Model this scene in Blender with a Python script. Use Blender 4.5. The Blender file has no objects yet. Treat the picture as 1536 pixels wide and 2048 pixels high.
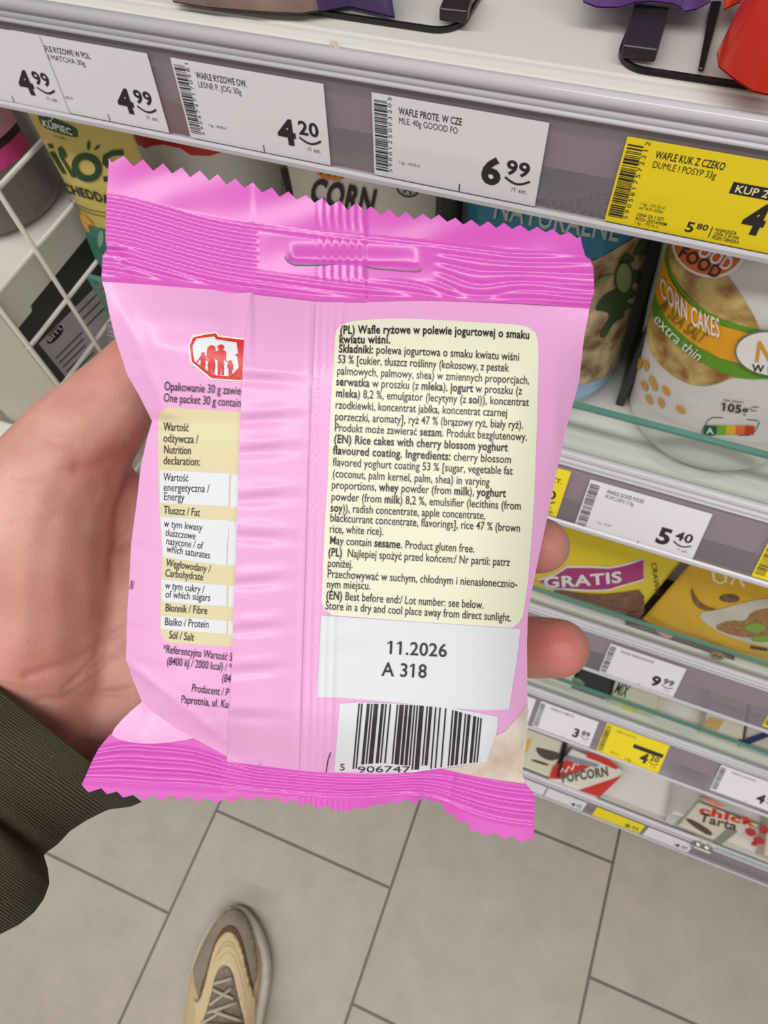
import bpy, bmesh, math, random
import numpy as np
from math import sin, cos, pi, radians, sqrt, atan2, exp
from mathutils import Vector, Matrix
from mathutils.geometry import delaunay_2d_cdt

random.seed(7)
SC = bpy.context.scene
COL = SC.collection

# ------------------------------------------------------------------ camera
F = 1350.0
YAW, PITCH, ROLL = radians(27.8), radians(62.2), radians(7.4)
CAM = np.array([0.0, 0.0, 1.2])


def _rot():
    cy, sy, cp, sp, cr, sr = cos(YAW), sin(YAW), cos(PITCH), sin(PITCH), cos(ROLL), sin(ROLL)
    Rz = np.array([[cy, -sy, 0], [sy, cy, 0], [0, 0, 1]])
    Rx = np.array([[1, 0, 0], [0, cp, sp], [0, -sp, cp]])
    Rr = np.array([[cr, 0, sr], [0, 1, 0], [-sr, 0, cr]])
    return Rz @ Rx @ Rr


R = _rot()
cam_data = bpy.data.cameras.new('camera')
cam = bpy.data.objects.new('camera', cam_data)
COL.objects.link(cam)
cam.matrix_world = Matrix(((R[0, 0], R[0, 2], -R[0, 1], CAM[0]), (R[1, 0], R[1, 2], -R[1, 1], CAM[1]),
                           (R[2, 0], R[2, 2], -R[2, 1], CAM[2]), (0, 0, 0, 1)))
cam_data.sensor_fit = 'AUTO'
cam_data.sensor_width = 36
cam_data.lens = F / 2048 * 36
cam_data.clip_start = 0.01
cam_data.dof.use_dof = True
cam_data.dof.focus_distance = 0.215
cam_data.dof.aperture_fstop = cam_data.lens / 0.85
SC.camera = cam

# ------------------------------------------------------------------ world, lights, exposure
world = bpy.data.worlds.new('world')
SC.world = world
world.use_nodes = True
world.node_tree.nodes['Background'].inputs[0].default_value = (1.0, 0.99, 0.97, 1)
world.node_tree.nodes['Background'].inputs[1].default_value = 0.20


def area(name, loc, rot, sx, sy, power, col=(1, 0.985, 0.97)):
    l = bpy.data.lights.new(name, 'AREA')
    l.shape = 'RECTANGLE'
    l.size, l.size_y, l.energy, l.color = sx, sy, power, col
    o = bpy.data.objects.new(name, l)
    o.location, o.rotation_euler = loc, rot
    COL.objects.link(o)
    return o


area('ceiling_lamp_light', (-0.5, -0.60, 2.9), (0, 0, 0), 5.0, 0.25, 50)
area('ceiling_lamp_light', (-0.3, -2.9, 2.9), (radians(-25), 0, 0), 5.0, 0.3, 130)
SC.view_settings.view_transform = 'Standard'
SC.view_settings.look = 'None'
SC.view_settings.gamma = 1
SC.view_settings.exposure = 0.42
SC.cycles.transparent_max_bounces = 16
SC.cycles.max_bounces = 8
SC.cycles.use_denoising = True


# ------------------------------------------------------------------ pixel helpers (a photo pixel meets a plane of the place)
def ray(px, py):
    return R @ np.array([(px - 768) / F, 1.0, -(py - 1024) / F])


def at_Y(px, py, Y):
    d = ray(px, py)
    return CAM + d * (Y / d[1])


def at_Z(px, py, z):
    d = ray(px, py)
    return CAM + d * ((z - CAM[2]) / d[2])


def at_X(px, py, x):
    d = ray(px, py)
    return CAM + d * (x / d[0])


def at_D(px, py, depth):
    return CAM + ray(px, py) * depth


def to_px(P):
    v = (np.asarray(P) - CAM) @ R
    return 768 + F * v[..., 0] / v[..., 1], 1024 - F * v[..., 2] / v[..., 1], v[..., 1]


# ------------------------------------------------------------------ materials
def lin(c):
    if max(c) > 1:
        c = [v / 255 for v in c]
    return tuple(v / 12.92 if v <= 0.04045 else ((v + 0.055) / 1.055) ** 2.4 for v in c) + (1,)


MATS = {}


def mat(name, col, rough=0.5, metal=0.0, spec=0.5, noise=None, bump=None, alpha=None, sss=0, coat=0):
    """noise=(scale, colour2, amount[, detail]); bump=(scale, strength, distance)"""
    if name in MATS:
        return MATS[name]
    m = bpy.data.materials.new(name)
    m.use_nodes = True
    nt = m.node_tree
    b = nt.nodes['Principled BSDF']
    b.inputs['Base Color'].default_value = lin(col)
    b.inputs['Roughness'].default_value = rough
    b.inputs['Metallic'].default_value = metal
    b.inputs['Specular IOR Level'].default_value = spec
    b.inputs['Coat Weight'].default_value = coat
    tc = nt.nodes.new('ShaderNodeTexCoord')
    if sss:
        b.inputs['Subsurface Weight'].default_value = sss
        b.inputs['Subsurface Radius'].default_value = (0.004, 0.0015, 0.0008)
        b.inputs['Subsurface Scale'].default_value = 1.0
    if noise:
        n = nt.nodes.new('ShaderNodeTexNoise')
        n.inputs['Scale'].default_value = noise[0]
        n.inputs['Detail'].default_value = noise[3] if len(noise) > 3 else 4
        r = nt.nodes.new('ShaderNodeValToRGB')
        r.color_ramp.elements[0].position = 0.5 - noise[2] / 2
        r.color_ramp.elements[1].position = 0.5 + noise[2] / 2
        r.color_ramp.elements[0].color = lin(col)
        r.color_ramp.elements[1].color = lin(noise[1])
        nt.links.new(tc.outputs['Object'], n.inputs['Vector'])
        nt.links.new(n.outputs['Fac'], r.inputs['Fac'])
        nt.links.new(r.outputs['Color'], b.inputs['Base Color'])
    if bump:
        n = nt.nodes.new('ShaderNodeTexNoise')
        n.inputs['Scale'].default_value = bump[0]
        n.inputs['Detail'].default_value = 3
        bp = nt.nodes.new('ShaderNodeBump')
        bp.inputs['Strength'].default_value = bump[1]
        bp.inputs['Distance'].default_value = bump[2]
        nt.links.new(tc.outputs['Object'], n.inputs['Vector'])
        nt.links.new(n.outputs['Fac'], bp.inputs['Height'])
        nt.links.new(bp.outputs['Normal'], b.inputs['Normal'])
    if alpha is not None:
        tr = nt.nodes.new('ShaderNodeBsdfTransparent')
        tr.inputs[0].default_value = lin(alpha[1]) if len(alpha) > 1 else (1, 1, 1, 1)
        mx = nt.nodes.new('ShaderNodeMixShader')
        mx.inputs[0].default_value = alpha[0]
        nt.links.new(tr.outputs[0], mx.inputs[1])
        nt.links.new(b.outputs[0], mx.inputs[2])
        nt.links.new(mx.outputs[0], nt.nodes['Material Output'].inputs['Surface'])
    MATS[name] = m
    return m


# ------------------------------------------------------------------ mesh builder
def tag(o, label=None, cat=None, group=None, kind=None):
    if label:
        o['label'] = label
    if cat:
        o['category'] = cat
    if group:
        o['group'] = group
    if kind:
        o['kind'] = kind
    return o


def empty(name, loc=(0, 0, 0)):
    o = bpy.data.objects.new(name, None)
    o.empty_display_size = 0.02
    o.location = loc
    COL.objects.link(o)
    return o


class MB:
    def __init__(self):
        self.v, self.f, self.mi, self.mats = [], [], [], []

    def add(self, verts, faces, m=None):
        b = len(self.v)
        self.v.extend([tuple(map(float, p)) for p in verts])
        if m is not None and m not in self.mats:
            self.mats.append(m)
        k = self.mats.index(m) if m is not None else 0
        self.f.extend([tuple(i + b for i in f) for f in faces])
        self.mi.extend([k] * len(faces))
        return self

    def box(self, x0, x1, y0, y1, z0, z1, m=None):
        V = [(x, y, z) for x in (x0, x1) for y in (y0, y1) for z in (z0, z1)]
        Fc = [(0, 1, 3, 2), (4, 6, 7, 5), (0, 4, 5, 1), (2, 3, 7, 6), (0, 2, 6, 4), (1, 5, 7, 3)]
        return self.add(V, Fc, m)

    def prism_x(self, prof, x0, x1, m=None):
        """profile of (y, z) extruded along x"""
        n = len(prof)
        V = [(x0, y, z) for y, z in prof] + [(x1, y, z) for y, z in prof]
        Fc = [(i, (i + 1) % n, n + (i + 1) % n, n + i) for i in range(n)]
        Fc += [tuple(range(n))[::-1], tuple(range(n, 2 * n))]
        return self.add(V, Fc, m)

    def tube(self, pts, r, n=8, m=None, caps=True):
        pts = [Vector(p) for p in pts]
        rs = r if isinstance(r, (list, tuple)) else [r] * len(pts)
        V, Fc = [], []
        up = None
        for i, p in enumerate(pts):
            t = (pts[min(i + 1, len(pts) - 1)] - pts[max(i - 1, 0)]).normalized()
            if up is None:
                up = t.orthogonal().normalized()
            up = (up - t * up.dot(t)).normalized()
            s = t.cross(up)
            for k in range(n):
                a = 2 * pi * k / n
                V.append(p + (up * cos(a) + s * sin(a)) * rs[i])
        for i in range(len(pts) - 1):
            for k in range(n):
                Fc.append((i * n + k, i * n + (k + 1) % n, (i + 1) * n + (k + 1) % n, (i + 1) * n + k))
        if caps:
            Fc.append(tuple(range(n))[::-1])
            Fc.append(tuple(range((len(pts) - 1) * n, len(pts) * n)))
        return self.add(V, Fc, m)

    def build(self, name, m=None, parent=None, smooth=False, bevel=0, fix=True):
        me = bpy.data.meshes.new(name)
        me.from_pydata(self.v, [], self.f)
        if m is not None and not self.mats:
            self.mats = [m]
        for x in self.mats:
            me.materials.append(x)
        if len(self.mats) > 1:
            me.polygons.foreach_set('material_index', self.mi)
        if smooth:
            me.polygons.foreach_set('use_smooth', [True] * len(me.polygons))
        me.update()
        if fix:
            bm = bmesh.new()
            bm.from_mesh(me)
            bmesh.ops.recalc_face_normals(bm, faces=bm.faces)
            bm.to_mesh(me)
            bm.free()
        o = bpy.data.objects.new(name, me)
        COL.objects.link(o)
        if parent is not None:
            o.parent = parent
            if parent.type == 'EMPTY':
                o.matrix_parent_inverse = Matrix.Translation(parent.location).inverted()
        if bevel:
            md = o.modifiers.new('bevel', 'BEVEL')
            md.width, md.segments, md.limit_method, md.angle_limit = bevel, 3, 'ANGLE', radians(40)
        return o


def recenter(o):
    """puts a mesh's origin at the middle of its base (children keep their place)"""
    me = o.data
    co = np.empty(len(me.vertices) * 3)
    me.vertices.foreach_get('co', co)
    co = co.reshape(-1, 3)
    c = (co.min(0) + co.max(0)) / 2
    c[2] = co[:, 2].min()
    me.transform(Matrix.Translation(-Vector(c)))
    o.location = c
    for ch in o.children:
        ch.matrix_parent_inverse = Matrix.Translation(-Vector(c))
    return o


# ------------------------------------------------------------------ surfaces that carry print
class PlaneY:
    def __init__(self, Y, bulge=None):
        self.Y, self.b = Y, bulge

    def px(self, x, y):
        p = at_Y(x, y, self.Y)
        for _ in range(4 if self.b else 0):
            p = at_Y(x, y, self.Y - self.b(p[0], p[2]))
        return (p[0], p[2])

    def P(self, u, v, off=0):
        return (u, self.Y - off - (self.b(u, v) if self.b else 0), v)


class PlaneZ:
    def __init__(self, z, bulge=None):
        self.z, self.b = z, bulge

    def px(self, x, y):
        p = at_Z(x, y, self.z)
        for _ in range(4 if self.b else 0):
            p = at_Z(x, y, self.z + self.b(p[0], p[1]))
        return (p[0], p[1])

    def P(self, u, v, off=0):
        return (u, v, self.z + off + (self.b(u, v) if self.b else 0))


class PlaneX:
    def __init__(self, x):
        self.x = x

    def px(self, x, y):
        p = at_X(x, y, self.x)
        return (p[1], p[2])

    def P(self, u, v, off=0):
        return (self.x + off, u, v)


class Frame:
    """tilted plane: origin, two unit axes; normal toward the viewer"""

    def __init__(self, o, ex, ey, bulge=None):
        self.o = np.array(o, float)
        self.ex = np.array(ex, float) / np.linalg.norm(ex)
        ey = np.array(ey, float)
        ey = ey - self.ex * (ey @ self.ex)
        self.ey = ey / np.linalg.norm(ey)
        n = np.cross(self.ex, self.ey)
        self.n = n if n @ (CAM - self.o) > 0 else -n
        self.b = bulge

    def px(self, x, y):
        d = ray(x, y)
        t = ((self.o - CAM) @ self.n) / (d @ self.n)
        q = CAM + d * t - self.o
        return (q @ self.ex, q @ self.ey)

    def P(self, u, v, off=0):
        h = off + (self.b(u, v) if self.b else 0)
        return self.o + self.ex * u + self.ey * v + self.n * h


class Cyl:
    def __init__(self, base, top, r, prof=None):
        self.b = np.array(base, float)
        a = np.array(top, float) - self.b
        self.h = np.linalg.norm(a)
        self.a = a / self.h
        e1 = np.array([0, -1.0, 0])
        e1 = e1 - self.a * (e1 @ self.a)
        self.e1 = e1 / np.linalg.norm(e1)
        self.e2 = np.cross(self.a, self.e1)
        self.r = r
        self.prof = prof

    def px(self, x, y):
        d = ray(x, y)
        o = CAM - self.b
        d_ = d - self.a * (d @ self.a)
        o_ = o - self.a * (o @ self.a)
        A, B, C_ = d_ @ d_, 2 * d_ @ o_, o_ @ o_ - self.r ** 2
        disc = max(B * B - 4 * A * C_, 0)
        t = (-B - sqrt(disc)) / (2 * A)
        q = o + d * t
        return (atan2(q @ self.e2, q @ self.e1) * self.r, q @ self.a)

    def P(self, u, v, off=0):
        r = self.r * (self.prof(v) if self.prof else 1) + off
        t = u / self.r
        return self.b + self.a * v + (self.e1 * cos(t) + self.e2 * sin(t)) * r

    def mesh(self, mb, nu=64, vs=None, wob=None, m=None):
        vs = vs or [self.h * k / 20 for k in range(21)]
        V, Fc = [], []
        for v in vs:
            for k in range(nu):
                u = (2 * pi * k / nu - pi) * self.r
                V.append(self.P(u, v, wob(u, v) if wob else 0))
        for i in range(len(vs) - 1):
            for k in range(nu):
                Fc.append((i * nu + k, i * nu + (k + 1) % nu, (i + 1) * nu + (k + 1) % nu, (i + 1) * nu + k))
        Fc.append(tuple(range(nu)))
        Fc.append(tuple(range((len(vs) - 1) * nu, len(vs) * nu)))
        mb.add(V, Fc, m)
        return mb


def chaikin(pts, n=2, closed=True):
    for _ in range(n):
        q = []
        N = len(pts)
        for i in range(N if closed else N - 1):
            a, b = pts[i], pts[(i + 1) % N]
            q += [(a[0] * .75 + b[0] * .25, a[1] * .75 + b[1] * .25), (a[0] * .25 + b[0] * .75, a[1] * .25 + b[1] * .75)]
        pts = q
    return pts


def sub(pts, ox, oy, sc):
    """points read in a magnified cut-out of the photo -> photo pixels"""
    return [(ox + x / sc, oy + y / sc) for x, y in pts]


def patch(mb, surf, pts, off=0.0003, m=None, step=None, px=True, extra=None, flip=False):
    """fills an outline lying on a surface"""
    if px:
        pts = [surf.px(x, y) for x, y in pts]
    P = np.array(pts, float)
    lo, hi = P.min(0), P.max(0)
    if step is None:
        step = max(hi - lo) / 14
    out = []
    for i in range(len(P)):
        a, b = P[i], P[(i + 1) % len(P)]
        n = max(1, int(np.linalg.norm(b - a) / step))
        for k in range(n):
            out.append(a + (b - a) * k / n)
    n0 = len(out)
    nx, ny = int((hi[0] - lo[0]) / step), int((hi[1] - lo[1]) / step)
    inner = [np.array([lo[0] + (i + .5) * step, lo[1] + (j + .5) * step]) for i in range(nx + 1) for j in range(ny + 1)]
    if extra:
        inner += [np.array(e) for e in extra]
    if inner:
        I = np.array(inner)
        O = np.array(out)
        inside = np.zeros(len(I), bool)
        j = n0 - 1
        for i in range(n0):
            c = (O[i, 1] > I[:, 1]) != (O[j, 1] > I[:, 1])
            dy = O[j, 1] - O[i, 1]
            if dy != 0:
                inside ^= c & (I[:, 0] < (O[j, 0] - O[i, 0]) * (I[:, 1] - O[i, 1]) / dy + O[i, 0])
            j = i
        out += [q for q in I[inside]]
    sc = 1.0 / max(hi - lo)
    r = delaunay_2d_cdt([Vector(((q[0] - lo[0]) * sc, (q[1] - lo[1]) * sc)) for q in out], [], [list(range(n0))], 1, 1e-7)
    V = [surf.P(q[0] / sc + lo[0], q[1] / sc + lo[1], off) for q in r[0]]
    mb.add(V, [tuple(f) for f in r[2]], m)
    return mb


def ellipse(cx, cy, rx, ry, n=24, rot=0):
    c, s = cos(rot), sin(rot)
    return [(cx + rx * cos(2 * pi * k / n) * c - ry * sin(2 * pi * k / n) * s,
             cy + rx * cos(2 * pi * k / n) * s + ry * sin(2 * pi * k / n) * c) for k in range(n)]


def stroke(mb, surf, pts, w, off=0.0004, m=None, px=True, closed=False):
    """a printed line of width w along points"""
    if px:
        P = [np.array(p, float) for p in pts]
    else:
        P = [np.array(p, float) for p in pts]
    n = len(P)
    V, Fc = [], []
    for i in range(n):
        a = P[(i - 1) % n] if closed or i > 0 else P[i]
        b = P[(i + 1) % n] if closed or i < n - 1 else P[i]
        t = b - a
        t = t / (np.linalg.norm(t) + 1e-12)
        nn = np.array([-t[1], t[0]])
        for s in (-1, 1):
            q = P[i] + nn * w / 2 * s
            if px:
                q = surf.px(*q)
            V.append(surf.P(q[0], q[1], off))
    for i in range(n if closed else n - 1):
        j = (i + 1) % n
        Fc.append((2 * i, 2 * i + 1, 2 * j + 1, 2 * j))
    mb.add(V, Fc, m)


# ------------------------------------------------------------------ lettering
_fc = bpy.data.curves.new('glyph', 'FONT')
_fc.resolution_u = 3
_fo = bpy.data.objects.new('glyph', _fc)
GLY = {}
MARKS = {'ż': ('z', 'dot'), 'ś': ('s', 'acute'), 'ć': ('c', 'acute'), 'ń': ('n', 'acute'), 'ó': ('o', 'acute'), 'ą': ('a', 'tail'), 'ę': ('e', 'tail'), 'ł': ('l', 'bar'), '1': ('1', 'flag')}


def glyph(ch, bold):
    k = (ch, bold)
    if k in GLY:
        return GLY[k]
    _fc.offset = bold

    def get(s):
        _fc.body = s
        me = _fo.to_mesh()
        v = [(p.co.x, p.co.y) for p in me.vertices]
        f = [tuple(p.vertices) for p in me.polygons]
        _fo.to_mesh_clear()
        return v, f
    mark = MARKS.get(ch)
    src = ch
    ch = mark[0] if mark else ch
    v, f = get(ch)
    bar = max(p[0] for p in get('|')[0])
    adv = max(p[0] for p in get(ch + '|')[0]) - bar
    if mark:
        cx = (min(p[0] for p in v) + max(p[0] for p in v)) / 2
        t = .03 + bold * .6
        if mark[1] == 'dot':
            q = [(cx + (.026 + t * .9) * cos(a * pi / 4), .575 + (.026 + t * .9) * sin(a * pi / 4)) for a in range(8)]
        elif mark[1] == 'acute':
            q = [(cx - .05 - t * .4, .505), (cx - .01 + t * .5, .505), (cx + .11 + t * .6, .64), (cx + .03 - t * .4, .64)]
        elif mark[1] == 'flag':
            xm = min(p[0] for p in v) + .01
            q = [(xm, .682 + bold), (xm - .15, .575), (xm - .15, .575 - .05 - bold * 1.4), (xm, .60 - bold * 1.4)]
        elif mark[1] == 'tail':
            q = [(cx + .05, .02), (cx + .12 + t, .02), (cx + .08 + t, -.08), (cx + .15, -.14), (cx + .06, -.15), (cx + .01, -.08)]
        else:
            q = [(cx - .11, .24 - t), (cx + .11, .38 - t), (cx + .11, .38 + t), (cx - .11, .24 + t)]
        v = list(v)
        f = list(f) + [tuple(range(len(v), len(v) + len(q)))]
        v += q
    GLY[(src, bold)] = (v, f, adv + bold * 1.2)
    return GLY[(src, bold)]


CAPH = 0.682


def layout(runs):
    if isinstance(runs, str):
        runs = [(runs, 0)]
    V, Fc, x = [], [], 0.0
    for s, b in runs:
        for ch in s:
            v, f, adv = glyph(ch, b)
            n = len(V)
            V += [(p[0] + x, p[1]) for p in v]
            Fc += [tuple(i + n for i in q) for q in f]
            x += adv
    return V, Fc, x


def text(mb, surf, runs, p0, p1, cap, off=0.0004, m=None, px=True, bend=0.0):
    """writes runs from p0 to p1 (baseline); cap = height of capitals (same unit) or the point above p0 the capitals reach"""
    V, Fc, W = layout(runs)
    p0, p1 = np.array(p0, float), np.array(p1, float)
    e = p1 - p0
    L = np.linalg.norm(e)
    if np.ndim(cap) == 0:
        up = np.array([e[1], -e[0]]) / L * cap
        if not px:
            up = -up
    else:
        up = np.array(cap, float) - p0
    out = []
    for x, y in V:
        s = x / W
        q = p0 + e * s + up * (y / CAPH)
        if bend:
            q = q + np.array([0, bend * 4 * s * (1 - s)])
        if px:
            q = surf.px(*q)
        out.append(surf.P(q[0], q[1], off))
    mb.add(out, Fc, m)


# ------------------------------------------------------------------ common materials
INK = mat('ink_black', (34, 32, 34), 0.5)
M_white = mat('shelf_white_enamel', (214, 210, 201), 0.32)
M_plastic = mat('rail_clear_plastic', (206, 198, 204), 0.22, alpha=(0.20, (226, 218, 224)))
M_bead = mat('rail_silver_plastic', (208, 206, 212), 0.16, alpha=(0.9,))
M_card = mat('tag_white_card', (226, 221, 226), 0.45)
M_yel = mat('tag_yellow_card', (240, 214, 22), 0.45)
M_glass = mat('glass_clear', (205, 212, 210), 0.05, alpha=(0.07, (252, 254, 253)))
M_gedge = mat('glass_green_edge', (96, 150, 136), 0.15, alpha=(0.8, (160, 205, 194)))
M_wire = mat('wire_white_coat', (205, 200, 188), 0.35)

# ------------------------------------------------------------------ the setting: tiled floor, gondola back
TILE = 0.258 * 1.2


def floor_material():
    m = bpy.data.materials.new('floor_tiles')
    m.use_nodes = True
    nt = m.node_tree
    b = nt.nodes['Principled BSDF']
    b.inputs['Roughness'].default_value = 0.42
    tc = nt.nodes.new('ShaderNodeTexCoord')
    mp = nt.nodes.new('ShaderNodeMapping')
    mp.inputs['Rotation'].default_value = (0, 0, radians(-90))
    # bricks laid along world Y: rows are strips of constant X
    mp.vector_type = 'POINT'
    br = nt.nodes.new('ShaderNodeTexBrick')
    br.offset = 0.5
    br.inputs['Scale'].default_value = 1.0
    br.inputs['Mortar Size'].default_value = 0.0021
    br.inputs['Mortar Smooth'].default_value = 0.15
    br.inputs['Brick Width'].default_value = TILE * 1.02
    br.inputs['Row Height'].default_value = TILE
    br.inputs['Color1'].default_value = lin((166, 156, 143))
    br.inputs['Color2'].default_value = lin((160, 150, 137))
    br.inputs['Mortar'].default_value = lin((84, 76, 70))
    n = nt.nodes.new('ShaderNodeTexNoise')
    n.inputs['Scale'].default_value = 14
    n.inputs['Detail'].default_value = 8
    n.inputs['Roughness'].default_value = 0.7
    mx = nt.nodes.new('ShaderNodeMix')
    mx.data_type = 'RGBA'
    mx.blend_type = 'MULTIPLY'
    mx.inputs['Factor'].default_value = 1
    r = nt.nodes.new('ShaderNodeValToRGB')
    r.color_ramp.elements[0].position = 0.35
    r.color_ramp.elements[0].color = (0.84, 0.83, 0.82, 1)
    r.color_ramp.elements[1].position = 0.7
    r.color_ramp.elements[1].color = (1.04, 1.03, 1.01, 1)
    nt.links.new(tc.outputs['Object'], mp.inputs['Vector'])
    nt.links.new(mp.outputs['Vector'], br.inputs['Vector'])
    nt.links.new(tc.outputs['Object'], n.inputs['Vector'])
    nt.links.new(n.outputs['Fac'], r.inputs['Fac'])
    nt.links.new(br.outputs['Color'], mx.inputs['A'])
    nt.links.new(r.outputs['Color'], mx.inputs['B'])
    nt.links.new(mx.outputs['Result'], b.inputs['Base Color'])
    bp = nt.nodes.new('ShaderNodeBump')
    bp.inputs['Strength'].default_value = 0.5
    bp.inputs['Distance'].default_value = 0.002
    bp.invert = True
    nt.links.new(br.outputs['Fac'], bp.inputs['Height'])
    nt.links.new(bp.outputs['Normal'], b.inputs['Normal'])
    return m, mp


M_floor, FLOOR_MAP = floor_material()
fb = MB()
fb.add([(-4, -4, 0), (4, -4, 0), (4, 1.2, 0), (-4, 1.2, 0)], [(0, 1, 2, 3)])
tag(fb.build('floor', M_floor), kind='structure', label='beige stone-look floor tiles with dark grout', cat='floor')
# texture x' = y, texture y' = -x after the -90 degree turn; joints seen at x = 0.2196*1.2 and y = 0.0879*1.2 in the column left of it
FLOOR_MAP.inputs['Location'].default_value = (-0.0879 * 1.2 + TILE * .51, 0.2196 * 1.2, 0)

BACK = 0.64
wb = MB()
wb.box(-2.5, 2.5, BACK, BACK + 0.03, 0, 1.9)
tag(wb.build('wall_back', mat('gondola_back_panel', (70, 68, 68), 0.5)), kind='structure',
    label='dark back panel behind the shelves', cat='wall')


# ------------------------------------------------------------------ shelves with price rails
class Rail:
    def __init__(self, Yt, zt, tilt, h):
        self.Yt, self.zt, self.a, self.h = Yt, zt, radians(tilt), h
        self.d = np.array([0, -sin(self.a), -cos(self.a)])
        self.n = np.array([0, -cos(self.a), sin(self.a)])
        self.o = np.array([0, Yt, zt])

    def px(self, x, y):
        d = ray(x, y)
        t = ((self.o - CAM) @ self.n) / (d @ self.n)
        q = CAM + d * t - self.o
        return (q[0], q @ self.d)

    def P(self, u, v, off=0):
        q = self.o + self.d * v + self.n * off
        return (u, q[1], q[2])

    def yz(self, p, q):
        r = self.o + self.d * p + self.n * q
        return (r[1], r[2])

    def bead(self, p, q, r, n=12):
        return [self.yz(p + r * cos(2 * pi * k / n), q + r * sin(2 * pi * k / n)) for k in range(n)]


XL, XR = -0.385, 0.95
RAILS = {}


def make_rail(key, Yt, zt, tilt, h, label, x0=XL, x1=XR):
    r = Rail(Yt, zt, tilt, h)
    RAILS[key] = r
    root = empty('price_rail', (x0, Yt, zt))
    tag(root, label, 'price rail', 'clear plastic price rails on the shelf fronts')
    mb = MB()
    mb.prism_x([r.yz(-.004, -.0012), r.yz(h + .002, -.0012), r.yz(h + .002, -.0002), r.yz(-.004, -.0002)], x0, x1)
    mb.build('backing_strip', M_plastic, root)
    mb = MB()
    mb.prism_x(r.bead(-.0115, -.002, .0034, 16), x0, x1)
    mb.prism_x(r.bead(-.0042, .0006, .0011), x0, x1)
    mb.prism_x([r.yz(-.0085, -.003), r.yz(-.004, -.0012), r.yz(-.004, -.0002), r.yz(-.0085, -.0005)], x0, x1)
    mb.build('top_bead', M_bead, root, smooth=True)
    mb = MB()
    mb.prism_x([r.yz(h + .0003, -.0012), r.yz(h + .0035, -.0012), r.yz(h + .0045, .0005), r.yz(h + .0032, .0026),
                r.yz(h + .0008, .0030), r.yz(h - .0008, .0022), r.yz(h + .0010, .0018), r.yz(h + .0022, .0006),
                r.yz(h + .0012, -.0002)], x0, x1)
    mb.build('bottom_lip', M_bead, root)
    return r


make_rail('S1', .2895, 1.0145, 5.9, .0402, 'clear price rail along the topmost shelf edge')
make_rail('S2', .2730, .7765, 37, .0385, 'clear price rail holding the 5.40 tag, below the corn cakes')
make_rail('S3', .2810, .4530, 37, .0430, 'clear price rail holding the 9.99 tag, below the yellow pouches')
make_rail('S4', .2440, .2505, 46, .0440, 'clear price rail second from the floor, holding a white tag reading 3')
make_rail('S5', .1650, .0830, 20, .0330, 'faint price rail just above the floor tiles')


def shelf(name, rail, top, groove, label, x0=XL, x1=XR, thick=.028):
    """board with a folded, rounded front lip; the rail hangs on the lip"""
    r = RAILS[rail]
    fy, fz = r.yz(-.009, -.007)
    if r.a > .5:
        fy = r.yz(-.0152, -.0062)[0] + .0006
    fy2, fz2 = r.yz(.013, -.006)
    prof = [(BACK - .005, top), (groove + .0012, top), (groove + .0004, top - .0012), (groove - .0004, top - .0012),
            (groove - .0012, top), (fy + .0065, top - .0002), (fy + .003, top - .0012), (fy + .001, top - .0035),
            (fy, fz - .002), r.yz(.002, -.0045), r.yz(.0225, -.0045), r.yz(.0225, -.0075), (fy2 + .008, top - .018), (BACK - .005, top - .018)]
    mb = MB()
    mb.prism_x(prof, x0, x1)
    o = mb.build(name, M_white)
    tag(o, label, 'shelf', 'white metal shelves')
    recenter(o)
    return o


shelf('shelf_board', 'S1', 1.0275, .3075, 'topmost white metal shelf board with clear trays on it')
shelf('shelf_board', 'S2', .7850, .300, 'white shelf board under the round bags of cakes')
shelf('shelf_board', 'S3', .4680, .300, 'white shelf board under the yellow pouches')
shelf('shelf_board', 'S4', .2680, .262, 'white shelf board second from the floor, under small tea boxes')
shelf('shelf_board', 'S5', .0850, .178, 'lowest white shelf board near the floor with an empty gap')


def glass(Y, z0, z1, x0, x1, label, lean=0.0):
    mb = MB()
    root = MB()
    t = .004
    root.prism_x([(Y, z0), (Y + t, z0), (Y + t, z1 - .0025), (Y, z1 - .0025)], x0 + .003, x1)
    o = root.build('glass_barrier', M_glass)
    tag(o, label, 'glass panel', 'glass fronts on the shelves')
    mb.prism_x([(Y, z1 - .0025), (Y + t, z1 - .0025), (Y + t, z1), (Y, z1)], x0, x1)
    mb.box(x0, x0 + .003, Y, Y + t, z0, z1 - .0025)
    mb.build('polished_edge', M_gedge, o)
    recenter(o)
    return o


glass(.2830, .7862, .8370, -.3800, XR, 'low glass front before the round bags of rice and corn cakes')
glass(.2900, .4695, .5060, -.38, XR, 'low glass front before the yellow pouches')
glass(.2530, .2695, .3370, -.38, XR, 'low glass front before the small tea boxes, second shelf from the floor')
glass(.1680, .0862, .0935, -.38, .352, 'lowest glass strip left of the metal clip by the floor')
glass(.1680, .0862, .0960, .372, XR, 'lowest glass strip right of the metal clip by the floor')
cl = MB()
pc = at_Z(1405, 1687, .092)
cl.box(pc[0] - .012, pc[0] + .014, .1575, .176, .078, .0945)
clip = cl.build('glass_clip', mat('clip_chrome', (190, 188, 180), .2, .9), bevel=.002)
tag(clip, 'small metal clip joining the lowest glass strips', 'clip')
for dx in (-.005, .007):
    s = MB()
    s.tube([(pc[0] + dx, .166, .0945), (pc[0] + dx, .166, .0975)], .0032, 12)
    s.build('screw', mat('screw_bright', (230, 228, 215), .2, .8), clip, smooth=False)
recenter(clip)


# ------------------------------------------------------------------ price tags
def barcode_bars(n=30, seed=1):
    rr = random.Random(seed)
    x, out = 0.0, []
    while len(out) < n:
        w = rr.choice((1, 1, 2, 3))
        out.append((x, x + w))
        x += w + rr.choice((1, 1, 2))
    return [(a / out[-1][1], b / out[-1][1]) for a, b in out]


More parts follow.
